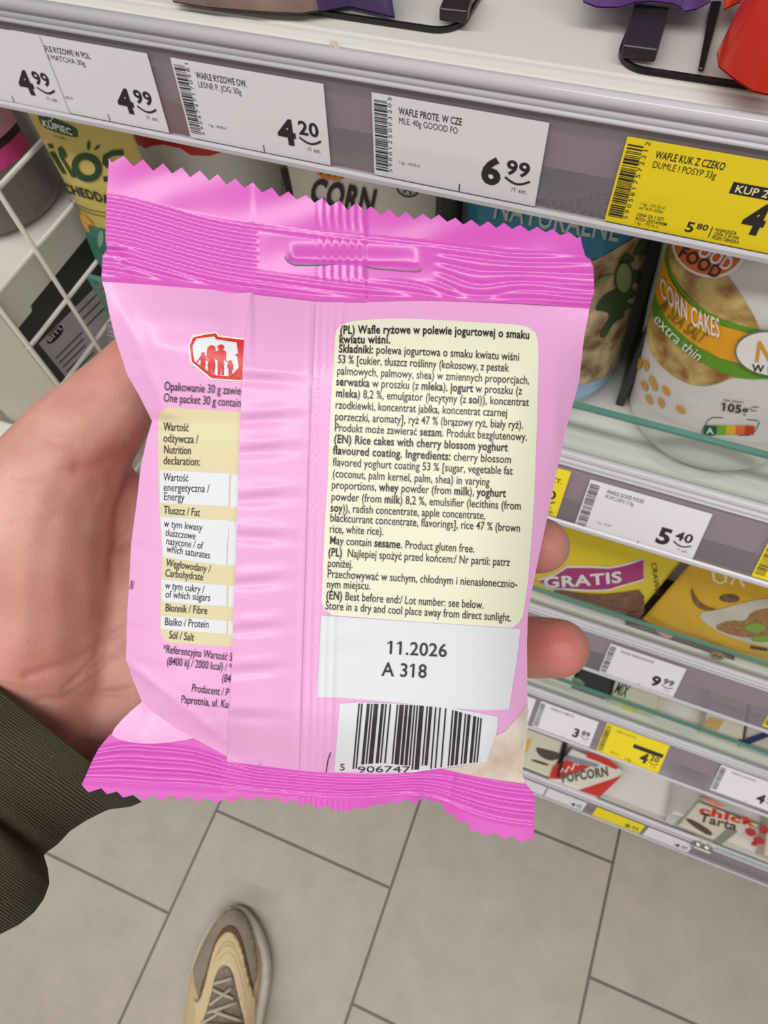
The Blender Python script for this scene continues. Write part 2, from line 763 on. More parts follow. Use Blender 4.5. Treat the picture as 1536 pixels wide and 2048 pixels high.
def price_tag(rail, x0, w, v0, h, label, big, small, lines=(), tiny='', card=None, seed=1, off=.0006, promo=None, digits='',
              unit='/1 szt.', left_bars=True, group='price tags in the shelf rails', clean=False, skew=0):
    r = RAILS[rail]
    card = card or M_card
    mb = MB()
    V = [r.P(x0, v0, off), r.P(x0 + w, v0, off), r.P(x0 + w, v0 + h, off), r.P(x0, v0 + h, off),
         r.P(x0, v0, off - .0003), r.P(x0 + w, v0, off - .0003), r.P(x0 + w, v0 + h, off - .0003), r.P(x0, v0 + h, off - .0003)]
    mb.add(V, [(0, 1, 2, 3), (7, 6, 5, 4), (0, 4, 5, 1), (1, 5, 6, 2), (2, 6, 7, 3), (3, 7, 4, 0)])
    root = mb.build('price_tag', card)
    tag(root, label, 'price tag', group)
    o1 = off + .00012

    def L(u, v):
        return (x0 + u * w, v0 + v * h)

    def T(mb, s, u, v, u1, cap, b=0.0):
        text(mb, r, [(s, b)], L(u, v), L(u1, v), (x0 + u * w, v0 + (v - cap) * h), o1, INK, px=False)
    if left_bars:
        bb = MB()
        for a, b in barcode_bars(34, seed):
            q = [L(.012, .07 + a * .86), L(.092, .07 + a * .86), L(.092, .07 + b * .86), L(.012, .07 + b * .86)]
            bb.add([r.P(*p, o1) for p in q], [(0, 1, 2, 3)])
        for k, ch in enumerate(digits):
            vv = .93 - k * .87 / max(1, len(digits) - 1)
            text(bb, r, [(ch, 0)], L(.118, vv), L(.118, vv - .05), L(.096, vv), o1, INK, px=False)
        bb.build('barcode', INK, root, fix=False)
    for (s, u, v, u1, cap, b) in lines:
        tb = MB()
        T(tb, s, u, v, u1, cap, b)
        tb.build('lettering', INK, root, fix=False)
    if tiny:
        tb = MB()
        T(tb, tiny, .16, .79, .29, .035)
        tb.build('small_print', INK, root, fix=False)
    if not clean:
        tb = MB()
        q = [L(.538, .90), L(.545, .90), L(.545, .995), L(.538, .995)]
        tb.add([r.P(*p, o1) for p in q], [(0, 1, 2, 3)], INK)
        tb.build('printed_tick', INK, root, fix=False)
    if big:
        pb = MB()
        T(pb, big, .665, .815, .79, .30, .042)
        T(pb, small, .805, .655, .945, .165, .030)
        arc = [L(.805 + .145 * t / 10, .70 + .06 * sin(pi * t / 10)) for t in range(11)]
        stroke(pb, r, arc, .0011, o1, INK, px=False)
        if unit:
            T(pb, unit, .85, .86, .945, .05)
        if promo:
            promo(pb, r, L, T, o1)
        pb.build('price', INK, root, fix=False)
    recenter(root)
    return root


H1 = .0392
price_tag('S1', -.4020, .0840, .0006, H1, 'leftmost white 4.99 tag, cut by the photo edge, overlapping the next tag', '4', '99', left_bars=False, off=.0012)
price_tag('S1', -.3362, .0840, .0006, H1, 'white 4.99 tag tucked under its neighbour, reading RYZOWE W POL', '4', '99',
          lines=[('WAFLE RYZOWE W POL', .16, .19, .56, .070, .014), ('KU MATCHA 30g', .17, .29, .50, .066, 0)], tiny='1 kg - 166,33', left_bars=False)
price_tag('S1', -.2386, .0836, .0006, H1, 'white 4.20 price tag with a barcode, left of the 6.99 tag', '4', '20',
          lines=[('WAFLE RYZOWE OW.', .155, .19, .50, .075, .016), ('LESNE P. JOG 30g', .155, .295, .45, .070, 0)], tiny='1 kg - 140,00 zl', seed=3,
          digits='5906747170981')
price_tag('S1', -.1305, .0836, .0006, H1, 'white 6.99 price tag in the middle of the topmost rail', '6', '99',
          lines=[('WAFLE PROTE. W CZE', .16, .19, .53, .078, .016), ('MLE. 40g GOOOD FO', .16, .295, .51, .072, 0)], tiny='1 kg - 174,75 zl', seed=4,
          digits='5900125003205')


def promo_yellow(pb, r, L, T, o1):
    T(pb, 'ZAPLAC', .9, .99, .97, .001)


yx0 = RAILS['S1'].px(1257, 266)[0]
yt = price_tag('S1', yx0, .0840, .0006, H1, 'yellow promotion tag reading KUP 2 at the right end of the topmost rail', '', '',
               lines=[('WAFLE KUK Z CZEKO', .16, .17, .50, .078, .016), ('DUMLE I POSYP 33g', .16, .275, .475, .072, 0),
                      ('1 kg - 151,52 zl', .16, .72, .29, .035, 0), ('od 14.01.2026r', .16, .77, .29, .035, 0),
                      ('CENA ZA 1 SZT.', .16, .86, .31, .040, .012), ('POZA ZESTAWEM', .16, .915, .33, .040, .012), ('1 kg - 175,76 zl', .16, .96, .29, .032, 0),
                      ('5', .425, .93, .475, .12, .024), ('80', .48, .875, .54, .070, .018),
                      ('NAJNIZSZA', .575, .855, .685, .038, .014), ('CENA Z 30 DNI', .575, .905, .705, .038, .014), ('PRZED OBNIZKA', .575, .955, .715, .038, .014)],
               card=M_yel, seed=5, digits='5905817572212', clean=True)
r1 = RAILS['S1']
bb = MB()


def LY(u, v):
    return (yx0 + u * .084, .0006 + v * H1)


bb.add([r1.P(*LY(u, v), .00074) for u, v in ((.565, .27), (1, .27), (1, .40), (.565, .40))], [(0, 1, 2, 3)], INK)
bb.add([r1.P(*LY(u, v), .00074) for u, v in ((.555, .81), (.560, .81), (.560, .95), (.555, .95))], [(0, 1, 2, 3)], INK)
text(bb, r1, [('KUP 2 SZT.', .015)], LY(.585, .375), LY(.88, .375), LY(.585, .295), .00086, mat('tag_banner_letters', (238, 226, 170), .5), px=False)
text(bb, r1, [('4', .042)], LY(.69, .80), LY(.80, .80), LY(.69, .47), .00074, INK, px=False)
text(bb, r1, [('20', .018)], LY(.81, .66), LY(.95, .66), LY(.81, .50), .00074, INK, px=False)
bo = bb.build('promotion_print', None, yt, fix=False)
bo.matrix_parent_inverse = Matrix.Translation(-yt.location)


def tag_at(rail, tl, tr, bot, label, big, small, **k):
    r = RAILS[rail]
    a, b = r.px(*tl), r.px(*tr)
    v0 = (a[1] + b[1]) / 2
    v1 = r.px(*bot)[1]
    return price_tag(rail, a[0], b[0] - a[0], v0, v1 - v0, label, big, small, **k)


tag_at('S2', (1181, 958), (1425, 1028), (1150, 1053), 'white 5.40 price tag in the rail below the corn cakes', '5', '40',
       lines=[('WAFLE GOOD FOOD', .16, .17, .47, .075, .014), ('POPCORN 110g', .16, .27, .40, .07, 0)], tiny='1 kg - 49,09', seed=6)
r2 = RAILS['S2']
xa = r2.px(1141, 948)[0]
price_tag('S2', xa - .084, .084, .0, .0375, 'yellow tag ending in 10, half hidden by the held packet', '4', '10',
          lines=[('KUP 2 SZT.', .62, .30, .96, .09, .02), ('5 40', .86, .96, .96, .06, .014)], card=M_yel, seed=7)
xb = r2.px(1530, 1110)[0]
price_tag('S2', xb - .002, .084, .0, .0375, 'yellow tag whose barcode shows at the right photo edge', '3', '99', card=M_yel, seed=8)
tag_at('S3', (1222, 1284), (1372, 1340), (1200, 1345), 'white 9.99 price tag below the yellow pouches', '9', '99',
       lines=[('PLATKI SNIADANIOWE', .16, .17, .6, .08, .01)], seed=9)
xc = RAILS['S3'].px(1530, 1440)[0]
price_tag('S3', xc, .084, .002, .038, 'yellow tag peeking in at the right end of the 9.99 rail', '4', '99', card=M_yel, seed=10)
tag_at('S4', (1082, 1402), (1198, 1443), (1067, 1453), 'white tag reading 3, just right of the packet edge near the floor', '3', '89', lines=[('HERBATA MIETA', .18, .17, .6, .08, .004)], seed=11)
r4 = RAILS['S4']
xd = r4.px(1074, 1398)[0]
price_tag('S4', xd - .081, .080, r4.px(1082, 1402)[1], .0405, 'white tag half hidden behind the packet corner', '3', '29', seed=12)


def promo4(pb, r, L, T, o1):
    pb.add([r.P(*L(u, v), o1) for u, v in ((.50, .34), (.97, .34), (.97, .47), (.50, .47))], [(0, 1, 2, 3)], INK)


tag_at('S4', (1213, 1448), (1341, 1488), (1196, 1503), 'lower yellow tag reading 4, above the white empty shelf gap', '4', '20', card=M_yel, seed=13, promo=promo4,
       lines=[('HERBATA ZIOLOWA', .18, .17, .5, .06, 0), ('CENA ZA 1', .2, .88, .36, .05, .01), ('5 40', .45, .93, .55, .07, .01)])
xe = r4.px(1442, 1530)[0]
price_tag('S4', xe, .0815, r4.px(1442, 1530)[1] - .001, .0405, 'white tag at the right photo edge beginning with a 4', '4', '49', seed=14,
          lines=[('HERBATA OWOCOWA', .18, .17, .55, .07, .004)])
r5 = RAILS['S5']
for (l, rr_, lab, cd, bg, sm) in ((1090, 1168, 'white tag just above the floor reading 4, below the red and white pack', M_card, '4', '99'),
                                  (1188, 1285, 'faded yellow tag just above the floor', M_yel, '5', '99'),
                                  (1292, 1385, 'white tag just above the floor beside the metal clip', M_card, '4', '49')):
    def yb(x):
        return 1594 + (x - 1069) * .36
    a = r5.px(l, yb(l) - 14)
    b = r5.px(rr_, yb(rr_) - 14)
    price_tag('S5', a[0], b[0] - a[0], .003, .029, lab, bg, sm, card=cd, seed=int(l), left_bars=False)
ra_ = r5.px(1084, 1594 + 5)
price_tag('S5', ra_[0] - .083, .081, .003, .029, 'white tag just above the floor, cut by the packet seal', '', '', seed=77, left_bars=False)


# ------------------------------------------------------------------ goods on the shelves
def seam(x, a, b):
    t = min(1, max(0, (x - a) / (b - a)))
    return t * t * (3 - 2 * t)


def rnd_noise(seed):
    rr = random.Random(seed)
    w = [(rr.uniform(30, 160), rr.uniform(30, 160), rr.uniform(0, 6.3), rr.uniform(.3, 1)) for _ in range(7)]
    return lambda u, v: sum(a * sin(p * u + q * v + f) for p, q, f, a in w) / 4


def pouch(name, u0, u1, v0, v1, make, thick, m, label, cat, group=None, nu=36, nv=36, crinkle=.0, seed=1, sealed=.012, box=None):
    """pillow bag: front and back sheets bulging between sealed edges. make(bulge) gives its carrying surface"""
    nz = rnd_noise(seed)

    def bul(u, v):
        s = min(1, max(0, (u - u0) / (u1 - u0)))
        t = min(1, max(0, (v - v0) / (v1 - v0)))
        e = (1 - abs(2 * s - 1) ** 3.2) * (1 - abs(2 * t - 1) ** 4)
        return thick * e + crinkle * nz(u, v) * min(1, e * 2)
    surf = make(bul)
    mb = MB()
    n = (nu + 1) * (nv + 1)
    for sgn in (0, 1):
        V = []
        for j in range(nv + 1):
            for i in range(nu + 1):
                u, v = u0 + (u1 - u0) * i / nu, v0 + (v1 - v0) * j / nv
                V.append(surf.P(u, v, 0 if sgn == 0 else -2.0 * bul(u, v) - .0004))
        Fc = [(j * (nu + 1) + i, j * (nu + 1) + i + 1, (j + 1) * (nu + 1) + i + 1, (j + 1) * (nu + 1) + i) for j in range(nv) for i in range(nu)]
        if sgn:
            Fc = [f[::-1] for f in Fc]
        mb.add(V, Fc)
    rim = [i for i in range(nu + 1)] + [j * (nu + 1) + nu for j in range(1, nv + 1)] + [nv * (nu + 1) + i for i in range(nu - 1, -1, -1)] + [j * (nu + 1) for j in range(nv - 1, 0, -1)]
    mb.f += [(rim[k], rim[(k + 1) % len(rim)], n + rim[(k + 1) % len(rim)], n + rim[k]) for k in range(len(rim))]
    mb.mi += [0] * len(rim)
    o = mb.build(name, m, smooth=True)
    tag(o, label, cat, group)
    return o, surf


def part(mb, name, root, m=None):
    """print carried by a thing; the thing's own origin was moved to its base"""
    o = mb.build(name, m, None, fix=False)
    o.parent = root
    o.matrix_parent_inverse = Matrix.Translation(root.location).inverted()
    return o


M_foil_white = mat('bag_white_film', (214, 212, 206), .28, bump=(90, .25, .002))
M_clear = mat('bag_clear_film', (225, 226, 226), .12, alpha=(.28,))
M_bread = mat('printed_bread', (198, 180, 140), .5, noise=(70, (112, 82, 50), .30, 6))
M_cake = mat('printed_corn_cake', (214, 190, 118), .5, noise=(75, (140, 90, 42), .32, 6))
M_leaf = mat('printed_leaf_green', (44, 70, 34), .5)
M_leaf2 = mat('printed_light_green', (120, 150, 84), .5)
M_orange = mat('printed_orange', (222, 130, 40), .45)
M_redp = mat('printed_red', (196, 44, 30), .45)
M_whitep = mat('printed_white', (232, 230, 226), .45)
M_cream = mat('printed_cream', (240, 226, 190), .45)
M_brown = mat('printed_brown', (84, 54, 40), .5, noise=(120, (150, 104, 74), .5, 5))


def bagprof(h):
    def f(v):
        a = min(1, max(0, v / .014))
        b = min(1, max(0, (h - v) / .02))
        return (.80 + .20 * sqrt(1 - (1 - a) ** 2)) * (.55 + .45 * sqrt(1 - (1 - b) ** 2))
    return f


def round_bag(base, top, r, m, label, wob=.0006, seed=3, group='round bags of cakes behind the glass'):
    h = float(np.linalg.norm(np.array(top) - np.array(base)))
    c = Cyl(base, top, r, bagprof(h))
    nz = rnd_noise(seed)
    mb = MB()
    c.mesh(mb, 72, [h * k / 44 for k in range(45)], lambda u, v: wob * nz(u * .8, v))
    o = mb.build('cake_bag', m, smooth=True)
    tag(o, label, 'food bag', group)
    recenter(o)
    c.wob = lambda u, v: wob * nz(u * .8, v)
    P0 = c.P
    c.P = lambda u, v, off=0: P0(u, v, off + c.wob(u, v))
    return o, c


# --- blue bag
o, s = round_bag((-.035, .358, .7865), (-.050, .364, .975), .0555, mat('blue_bag_film', (150, 184, 218), .3), 'blue round bag lettered NATURALNE with a salad sandwich picture', seed=5)
mb = MB()
patch(mb, s, [(935, 240), (1330, 300), (1330, 455), (1300, 448), (1240, 492), (1165, 530), (1000, 560), (930, 540)], .0005, mat('printed_teal_blue', (30, 124, 152), .35))
part(mb, 'colour_band', o)
mb = MB()
patch(mb, s, chaikin([(930, 540), (1000, 560), (1165, 530), (1240, 492), (1300, 448), (1335, 470), (1300, 560), (1255, 690), (1222, 745), (1190, 762), (1130, 775), (1000, 790), (940, 720)], 1), .0009, M_bread)
part(mb, 'printed_sandwich', o)
mb = MB()
for q in ([(640, 80), (760, 110), (740, 165), (640, 215), (560, 205), (600, 150)], [(470, 240), (540, 190), (600, 230), (520, 300)],
          [(300, 590), (340, 510), (440, 440), (560, 430), (610, 480), (510, 540), (590, 560), (500, 600), (510, 640), (430, 680), (385, 785), (335, 785), (360, 720), (420, 620), (360, 590)],
          [(560, 300), (680, 330), (650, 420), (560, 400)]):
    patch(mb, s, chaikin(sub(q, 1100, 450, 3.523), 2), .0014, M_leaf)
patch(mb, s, sub(ellipse(505, 365, 58, 108), 1100, 450, 3.523), .0018, mat('printed_cucumber', (128, 142, 90), .5))
stroke(mb, s, sub(ellipse(505, 365, 60, 110, 30), 1100, 450, 3.523), 4, .0022, M_leaf, closed=True)
patch(mb, s, chaikin(sub([(330, 370), (430, 330), (450, 350), (350, 400)], 1100, 450, 3.523), 2), .0014, M_leaf2)
part(mb, 'printed_salad', o)
mb = MB()
text(mb, s, [('NATURALNE', .012)], (986, 434), (1234, 481), 46, .0012, mat('bag_letters_grey', (178, 186, 182), .5))
text(mb, s, [('RYZOWE', .0)], (1088, 413), (1214, 432), 40, .0012, MATS['bag_letters_grey'])
part(mb, 'lettering', o)

# --- corn cakes bag
o, s = round_bag((.0945, .3500, .7865), (.0725, .358, .968), .0600, M_foil_white, 'white corn cakes bag with orange and green bands, weighing 105g', seed=9, wob=.0007)
X = lambda q: sub(q, 1100, 450, 3.523)
mb = MB()
patch(mb, s, X(chaikin([(700, 640), (760, 420), (830, 120), (900, 70), (1100, 150), (1250, 350), (1400, 560), (1480, 720), (1500, 900), (1400, 1020), (1280, 1070), (1130, 1130), (1000, 1125), (880, 1070), (770, 980), (700, 860), (685, 740)], 2)), .0006, M_cake)
part(mb, 'printed_corn_cake', o)
mb = MB()
green = mat('printed_band_green', (92, 148, 30), .4)
patch(mb, s, X([(835, 150), (850, 300), (930, 440), (1080, 580), (1240, 665), (1400, 715), (1560, 735), (1700, 740), (1700, 1090), (1536, 1075), (1310, 1062), (1120, 985), (950, 880), (830, 780), (735, 640), (725, 560)]), .0010, green)
patch(mb, s, X([(815, 215), (850, 350), (930, 480), (1070, 610), (1220, 700), (1400, 750), (1560, 765), (1700, 770), (1700, 965), (1500, 965), (1330, 960), (1200, 925), (1060, 850), (920, 740), (800, 600), (755, 470)]), .0014, mat('printed_band_orange', (228, 160, 20), .4))
part(mb, 'colour_bands', o)
mb = MB()
patch(mb, s, X(ellipse(1130, 165, 250, 190, 30, .25)), .0016, M_whitep)
patch(mb, s, X(ellipse(1130, 160, 228, 172, 30, .25)), .0020, mat('printed_logo_orange', (218, 104, 34), .4))
part(mb, 'round_logo', o)
mb = MB()
text(mb, s, [('FOOD', .02)], X([(930, 205)])[0], X([(1200, 365)])[0], 24, .0024, INK)
part(mb, 'logo_lettering', o)
mb = MB()
text(mb, s, [('OOD', .03)], X([(1060, 190)])[0], X([(1275, 310)])[0], 22, .0024, M_whitep)
text(mb, s, [('CORN CAKES', .015)], X([(800, 480)])[0], X([(1210, 775)])[0], X([(800, 350)])[0], .0022, M_whitep, bend=14)
text(mb, s, [('extra thin', .0)], X([(745, 660)])[0], X([(1060, 945)])[0], 20, .0022, M_whitep, bend=6)
part(mb, 'white_lettering', o)
mb = MB()
text(mb, s, [('& SEA SALT', .01)], X([(790, 570)])[0], X([(1080, 815)])[0], 23, .0022, mat('letters_olive', (128, 104, 20), .5), bend=8)
part(mb, 'olive_lettering', o)
mb = MB()
patch(mb, s, X(ellipse(1560, 880, 250, 165, 30, .1)), .0026, mat('printed_logo_rim', (120, 118, 116), .4))
patch(mb, s, X(ellipse(1560, 880, 238, 153, 30, .1)), .0030, M_whitep)
part(mb, 'oval_badge', o)
mb = MB()
text(mb, s, [('NR1', .02)], X([(1440, 930)])[0], X([(1760, 940)])[0], X([(1462, 790)])[0], .0034, mat('letters_gold', (220, 150, 30), .45))
text(mb, s, [('W POLSCE', .015)], X([(1425, 1000)])[0], X([(1800, 1040)])[0], 14, .0034, INK)
part(mb, 'badge_lettering', o)
mb = MB()
for (x, y, a) in ((637, 975, .2), (683, 985, -.1), (725, 1095, -.3), (742, 1130, -.3), (672, 1130, -.4), (822, 1163, -.6), (703, 1225, -.5), (788, 1248, -.4), (925, 1295, -.9)):
    patch(mb, s, X(ellipse(x, y, 20, 40, 16, a)), .0008, mat('printed_kernel', (214, 150, 62), .45))
part(mb, 'printed_kernels', o)
mb = MB()
text(mb, s, [('105g', .02)], X([(1200, 1300)])[0], X([(1395, 1325)])[0], 16, .0008, INK)
stroke(mb, s, X([(1470, 1272), (1430, 1272), (1410, 1288), (1425, 1300), (1455, 1298)]), 1.5, .0008, INK)
text(mb, s, [('Net weight', .02)], X([(1225, 1230)])[0], X([(1365, 1245)])[0], 3.5, .0008, INK)
stroke(mb, s, X([(1070, 1460), (1110, 1375), (1150, 1350), (1460, 1368), (1475, 1385), (1440, 1450), (1400, 1475), (1090, 1478)]), 1.6, .0008, INK, closed=True)
part(mb, 'lettering', o)
mb = MB()
for a, b, c in ((1090, 1180, (30, 90, 60)), (1180, 1245, (120, 170, 50)), (1245, 1310, (226, 178, 40)), (1310, 1375, (220, 110, 40)), (1375, 1440, (196, 50, 36))):
    patch(mb, s, X([(a, 1405), (b, 1408), (b - 6, 1470), (a - 6, 1470)]), .0009, mat('score_%d' % a, c, .45), step=.01)
part(mb, 'score_bar', o)
mb = MB()
text(mb, s, [('A', .02)], X([(1105, 1462)])[0], X([(1155, 1464)])[0], 12, .0012, M_whitep)
part(mb, 'score_letter', o)
# the clear foot of the bag spreads on the shelf
zf = .7856
mb = MB()
pts = chaikin([(1240, 830), (1262, 872), (1300, 920), (1360, 948), (1425, 960), (1500, 945), (1545, 925), (1560, 880), (1500, 850), (1400, 840), (1300, 822)], 2)
patch(mb, PlaneZ(zf + .0016, lambda u, v: .0014 * sin(u * 160) * sin(v * 130)), pts, .0, M_clear)
part(mb, 'clear_foot', o)

# --- CORN bag
o, s = round_bag((-.160, .356, .7865), (-.163, .360, .975), .0560, mat('cream_bag_film', (222, 218, 206), .3), 'cream round bag lettered CORN in hand-drawn black capitals', seed=12)
mb = MB()
patch(mb, s, ellipse(664, 344, 30, 15, 24, .15), .0006, M_orange)
part(mb, 'oval_logo', o)
mb = MB()
text(mb, s, [('Food', .03)], (642, 345), (690, 353), 15, .001, INK)
text(mb, s, [('CORN', .035)], (620, 402), (748, 428), 48, .001, INK)
stroke(mb, s, ellipse(816, 374, 22, 18, 24, .1), 3, .0008, INK, closed=True)
text(mb, s, [('A', .02)], (806, 384), (822, 387), 18, .0008, INK)
part(mb, 'lettering', o)
mb = MB()
patch(mb, s, [(872, 372), (938, 380), (940, 470), (868, 470)], .0008, mat('printed_grey_block', (98, 98, 88), .5))
part(mb, 'nutrition_block', o)
mb = MB()
for k in range(8):
    stroke(mb, s, [(876, 384 + k * 9), (932, 392 + k * 9)], 2, .0012, M_whitep)
part(mb, 'block_lines', o)

# --- white bag with a red top
o, s = round_bag((-.312, .400, .7865), (-.314, .400, .972), .0570, M_foil_white, 'white crinkled bag with a wavy red top, between the yellow pouch and CORN bag', seed=15, wob=.0016)
mb = MB()
patch(mb, s, [(240, 150), (560, 210), (560, 292), (500, 300), (452, 299), (420, 311), (381, 311), (361, 297), (325, 288), (293, 294), (272, 288), (225, 250)], .0006, M_redp)
part(mb, 'red_top', o)
mb = MB()
patch(mb, s, [(558, 338), (600, 325), (612, 380), (575, 395)], .0008, mat('printed_table_grey', (120, 112, 104), .5))
part(mb, 'nutrition_block', o)
mb = MB()
for k in range(6):
    stroke(mb, s, [(562, 346 + k * 8), (606, 333 + k * 8)], 2, .0012, M_redp if k % 2 else INK)
part(mb, 'block_lines', o)

# --- yellow pouch with the green lettering
q0, q1 = at_Y(65, 220, .312), at_Y(283, 315, .312)
o, s = pouch('snack_pouch', -.3815, -.3020, .7870, .9830, lambda b: PlaneY(.309, b), .007, mat('yellow_pouch_film', (200, 180, 96), .35), 'olive yellow pouch with green lettering at the left shelf end', 'snack pouch', seed=21, crinkle=.0008)
recenter(o)
K = lambda q: sub(q, 0, 180, 4.518)
mb = MB()
patch(mb, s, K([(345, 228), (420, 240), (436, 206), (480, 200), (512, 262), (650, 320), (700, 355), (706, 424), (640, 418), (400, 332), (366, 290)]), .0005, mat('printed_logo_green', (18, 66, 34), .4))
part(mb, 'logo_badge', o)
mb = MB()
text(mb, s, [('KUPIEC', .03)], K([(396, 316)])[0], K([(668, 402)])[0], K([(378, 256)])[0], .001, M_whitep)
stroke(mb, s, K([(445, 262), (462, 276), (488, 236)]), 2.2, .001, M_whitep)
part(mb, 'logo_lettering', o)
mb = MB()
dg = mat('letters_dark_green', (16, 62, 20), .45)
patch(mb, s, K([(430, 478), (470, 482), (490, 520), (455, 520)]), .0007, dg)
patch(mb, s, K([(450, 555), (492, 548), (602, 752), (570, 748)]), .0007, dg)
patch(mb, s, K([(525, 520), (560, 505), (606, 580), (600, 610), (570, 600), (692, 788), (652, 782), (540, 590)]), .0007, dg)
stroke(mb, s, K(ellipse(788, 694, 112, 96, 30, .55)), 13, .0008, dg, closed=True)
stroke(mb, s, K([(1120, 560), (1030, 562), (955, 600), (950, 650), (990, 680), (1060, 730), (1040, 790), (940, 800)]), 11, .0008, dg)
patch(mb, s, K(ellipse(804, 495, 14, 44, 14, .02)), .0007, dg)
patch(mb, s, K(ellipse(881, 515, 13, 32, 14, .75)), .0007, dg)
part(mb, 'brand_lettering', o)
mb = MB()
text(mb, s, [('CHEDDAR', .03)], K([(588, 915)])[0], K([(1080, 1050)])[0], K([(556, 832)])[0], .0007, INK)
stroke(mb, s, K([(640, 990), (720, 1040), (820, 1080), (960, 1105), (1080, 1110)]), 1.3, .0007, INK)
stroke(mb, s, K([(660, 1020), (740, 1075), (840, 1115), (960, 1140), (1080, 1145)]), 1.3, .0007, INK)
text(mb, s, [('od 1989 r', .0)], K([(480, 415)])[0], K([(612, 455)])[0], 4, .0007, INK)
part(mb, 'flavour_lettering', o)
mb = MB()
patch(mb, s, K([(770, 1290), (830, 1225), (960, 1250), (1180, 1290), (1210, 1700), (980, 1700), (850, 1490)]), .0006, mat('printed_sea_green', (58, 128, 104), .45))
part(mb, 'green_panel', o)
mb = MB()
for q in ([(720, 1120), (760, 1105), (830, 1180), (858, 1222), (800, 1200), (825, 1290), (780, 1260)],):
    patch(mb, s, chaikin(K(q), 1), .0010, mat('printed_chip', (222, 166, 60), .5))
patch(mb, s, K(ellipse(915, 1340, 26, 80, 18, .1)), .001, mat('printed_speckle', (140, 170, 140), .5))
part(mb, 'printed_chips', o)

# --- black divider between the two right bags
d0 = at_Y(1322, 470, .335)
d1 = at_Z(1238, 812, .786)
mb = MB()
mb.box(d1[0] - .003, d1[0] + .003, d1[1], BACK - .02, .7862, .93)
ob = mb.build('shelf_divider', mat('black_plastic', (18, 17, 18), .3), bevel=.001)
tag(ob, 'black upright divider between the blue bag and the corn cakes', 'divider')
recenter(ob)
mb = MB()
mb.box(-.098, -.092, .335, BACK - .02, .7862, .93)
ob = mb.build('shelf_divider', MATS['black_plastic'], bevel=.001)
tag(ob, 'black upright divider left of the blue bag', 'divider')
recenter(ob)

# ------------------------------------------------------------------ shelf below: yellow pouches
o, s = pouch('snack_pouch', .0, .1290, .4690, .6350, lambda b: PlaneY(.309, b), .009, mat('bright_yellow_film', (226, 202, 16), .35),
             'bright yellow pouch with a magenta GRATIS banner beside the fingers', 'snack pouch', seed=31, crinkle=.0006)
recenter(o)
G = lambda q: sub(q, 1036, 900, 3.072)
mb = MB()
patch(mb, s, G([(120, 790), (236, 752), (300, 708), (400, 708), (560, 714), (778, 656), (778, 796), (560, 862), (420, 866), (300, 858), (180, 850)]), .0006, M_whitep)
part(mb, 'banner_border', o)
mb = MB()
patch(mb, s, G([(130, 800), (240, 762), (304, 720), (400, 720), (560, 726), (774, 668), (774, 786), (560, 850), (420, 853), (300, 845), (190, 840)]), .0010, mat('printed_magenta', (166, 34, 112), .4))
part(mb, 'banner', o)
mb = MB()
text(mb, s, [('GRATIS', .03)], G([(160, 838)])[0], G([(646, 802)])[0], 21, .0014, M_whitep, bend=2)
part(mb, 'banner_lettering', o)
mb = MB()
patch(mb, s, chaikin(G([(190, 890), (240, 850), (320, 870), (500, 885), (640, 872), (776, 850), (776, 1040), (640, 1022), (460, 985), (300, 930)]), 1), .0007, M_brown)
part(mb, 'printed_crackers', o)
mb = MB()
text(mb, s, [('CRAWN', .0)], G([(820, 690)])[0], G([(846, 890)])[0], 10, .0008, INK)
part(mb, 'side_lettering', o)

o, s = pouch('snack_pouch', .1365, .2900, .4690, .6450, lambda b: PlaneY(.3075, b), .011, mat('warm_yellow_film', (218, 172, 22), .35),
             'yellow pouch picturing granola with mint leaves, at the right photo edge', 'snack pouch', seed=33, crinkle=.0008)
recenter(o)
mb = MB()
patch(mb, s, chaikin(G([(1090, 1000), (1250, 975), (1400, 930), (1640, 880), (1640, 1220), (1536, 1210), (1330, 1160), (1190, 1095)]), 1), .0006, mat('printed_bowl', (204, 198, 188), .45))
part(mb, 'printed_bowl', o)
mb = MB()
patch(mb, s, chaikin(G([(1190, 1085), (1300, 1040), (1400, 1050), (1430, 990), (1540, 965), (1640, 960), (1640, 1200), (1480, 1150), (1330, 1140)]), 1), .0010, mat('printed_granola', (122, 84, 46), .5, noise=(220, (188, 140, 84), .5, 5)))
part(mb, 'printed_granola', o)
mb = MB()
for q in ([(1385, 1080), (1440, 1052), (1510, 1060), (1530, 1090), (1480, 1118), (1420, 1108)], [(1420, 1160), (1470, 1132), (1540, 1130), (1560, 1165), (1490, 1178)]):
    patch(mb, s, chaikin(G(q), 2), .0014, mat('printed_mint', (120, 168, 60), .45))
part(mb, 'printed_mint', o)
mb = MB()
patch(mb, s, chaikin(G([(1065, 830), (1090, 900), (1150, 960), (1230, 975), (1160, 985), (1090, 960), (1062, 890)]), 2), .0008, MATS['printed_brown'])
patch(mb, s, G(ellipse(1300, 908, 62, 26, 18, .05)), .0008, MATS['printed_brown'])
part(mb, 'printed_cocoa', o)
mb = MB()
stroke(mb, s, G([(1200, 745), (1205, 790), (1240, 812), (1275, 800), (1280, 755)]), 6, .0008, M_cream)
stroke(mb, s, G([(1310, 820), (1345, 750), (1390, 835)]), 6, .0008, M_cream)
for k in range(6):
    stroke(mb, s, G([(1430 + k * 18, 1203 + k * 3), (1442 + k * 18, 1212 + k * 3)]), 5, .0012, INK)
part(mb, 'lettering', o)

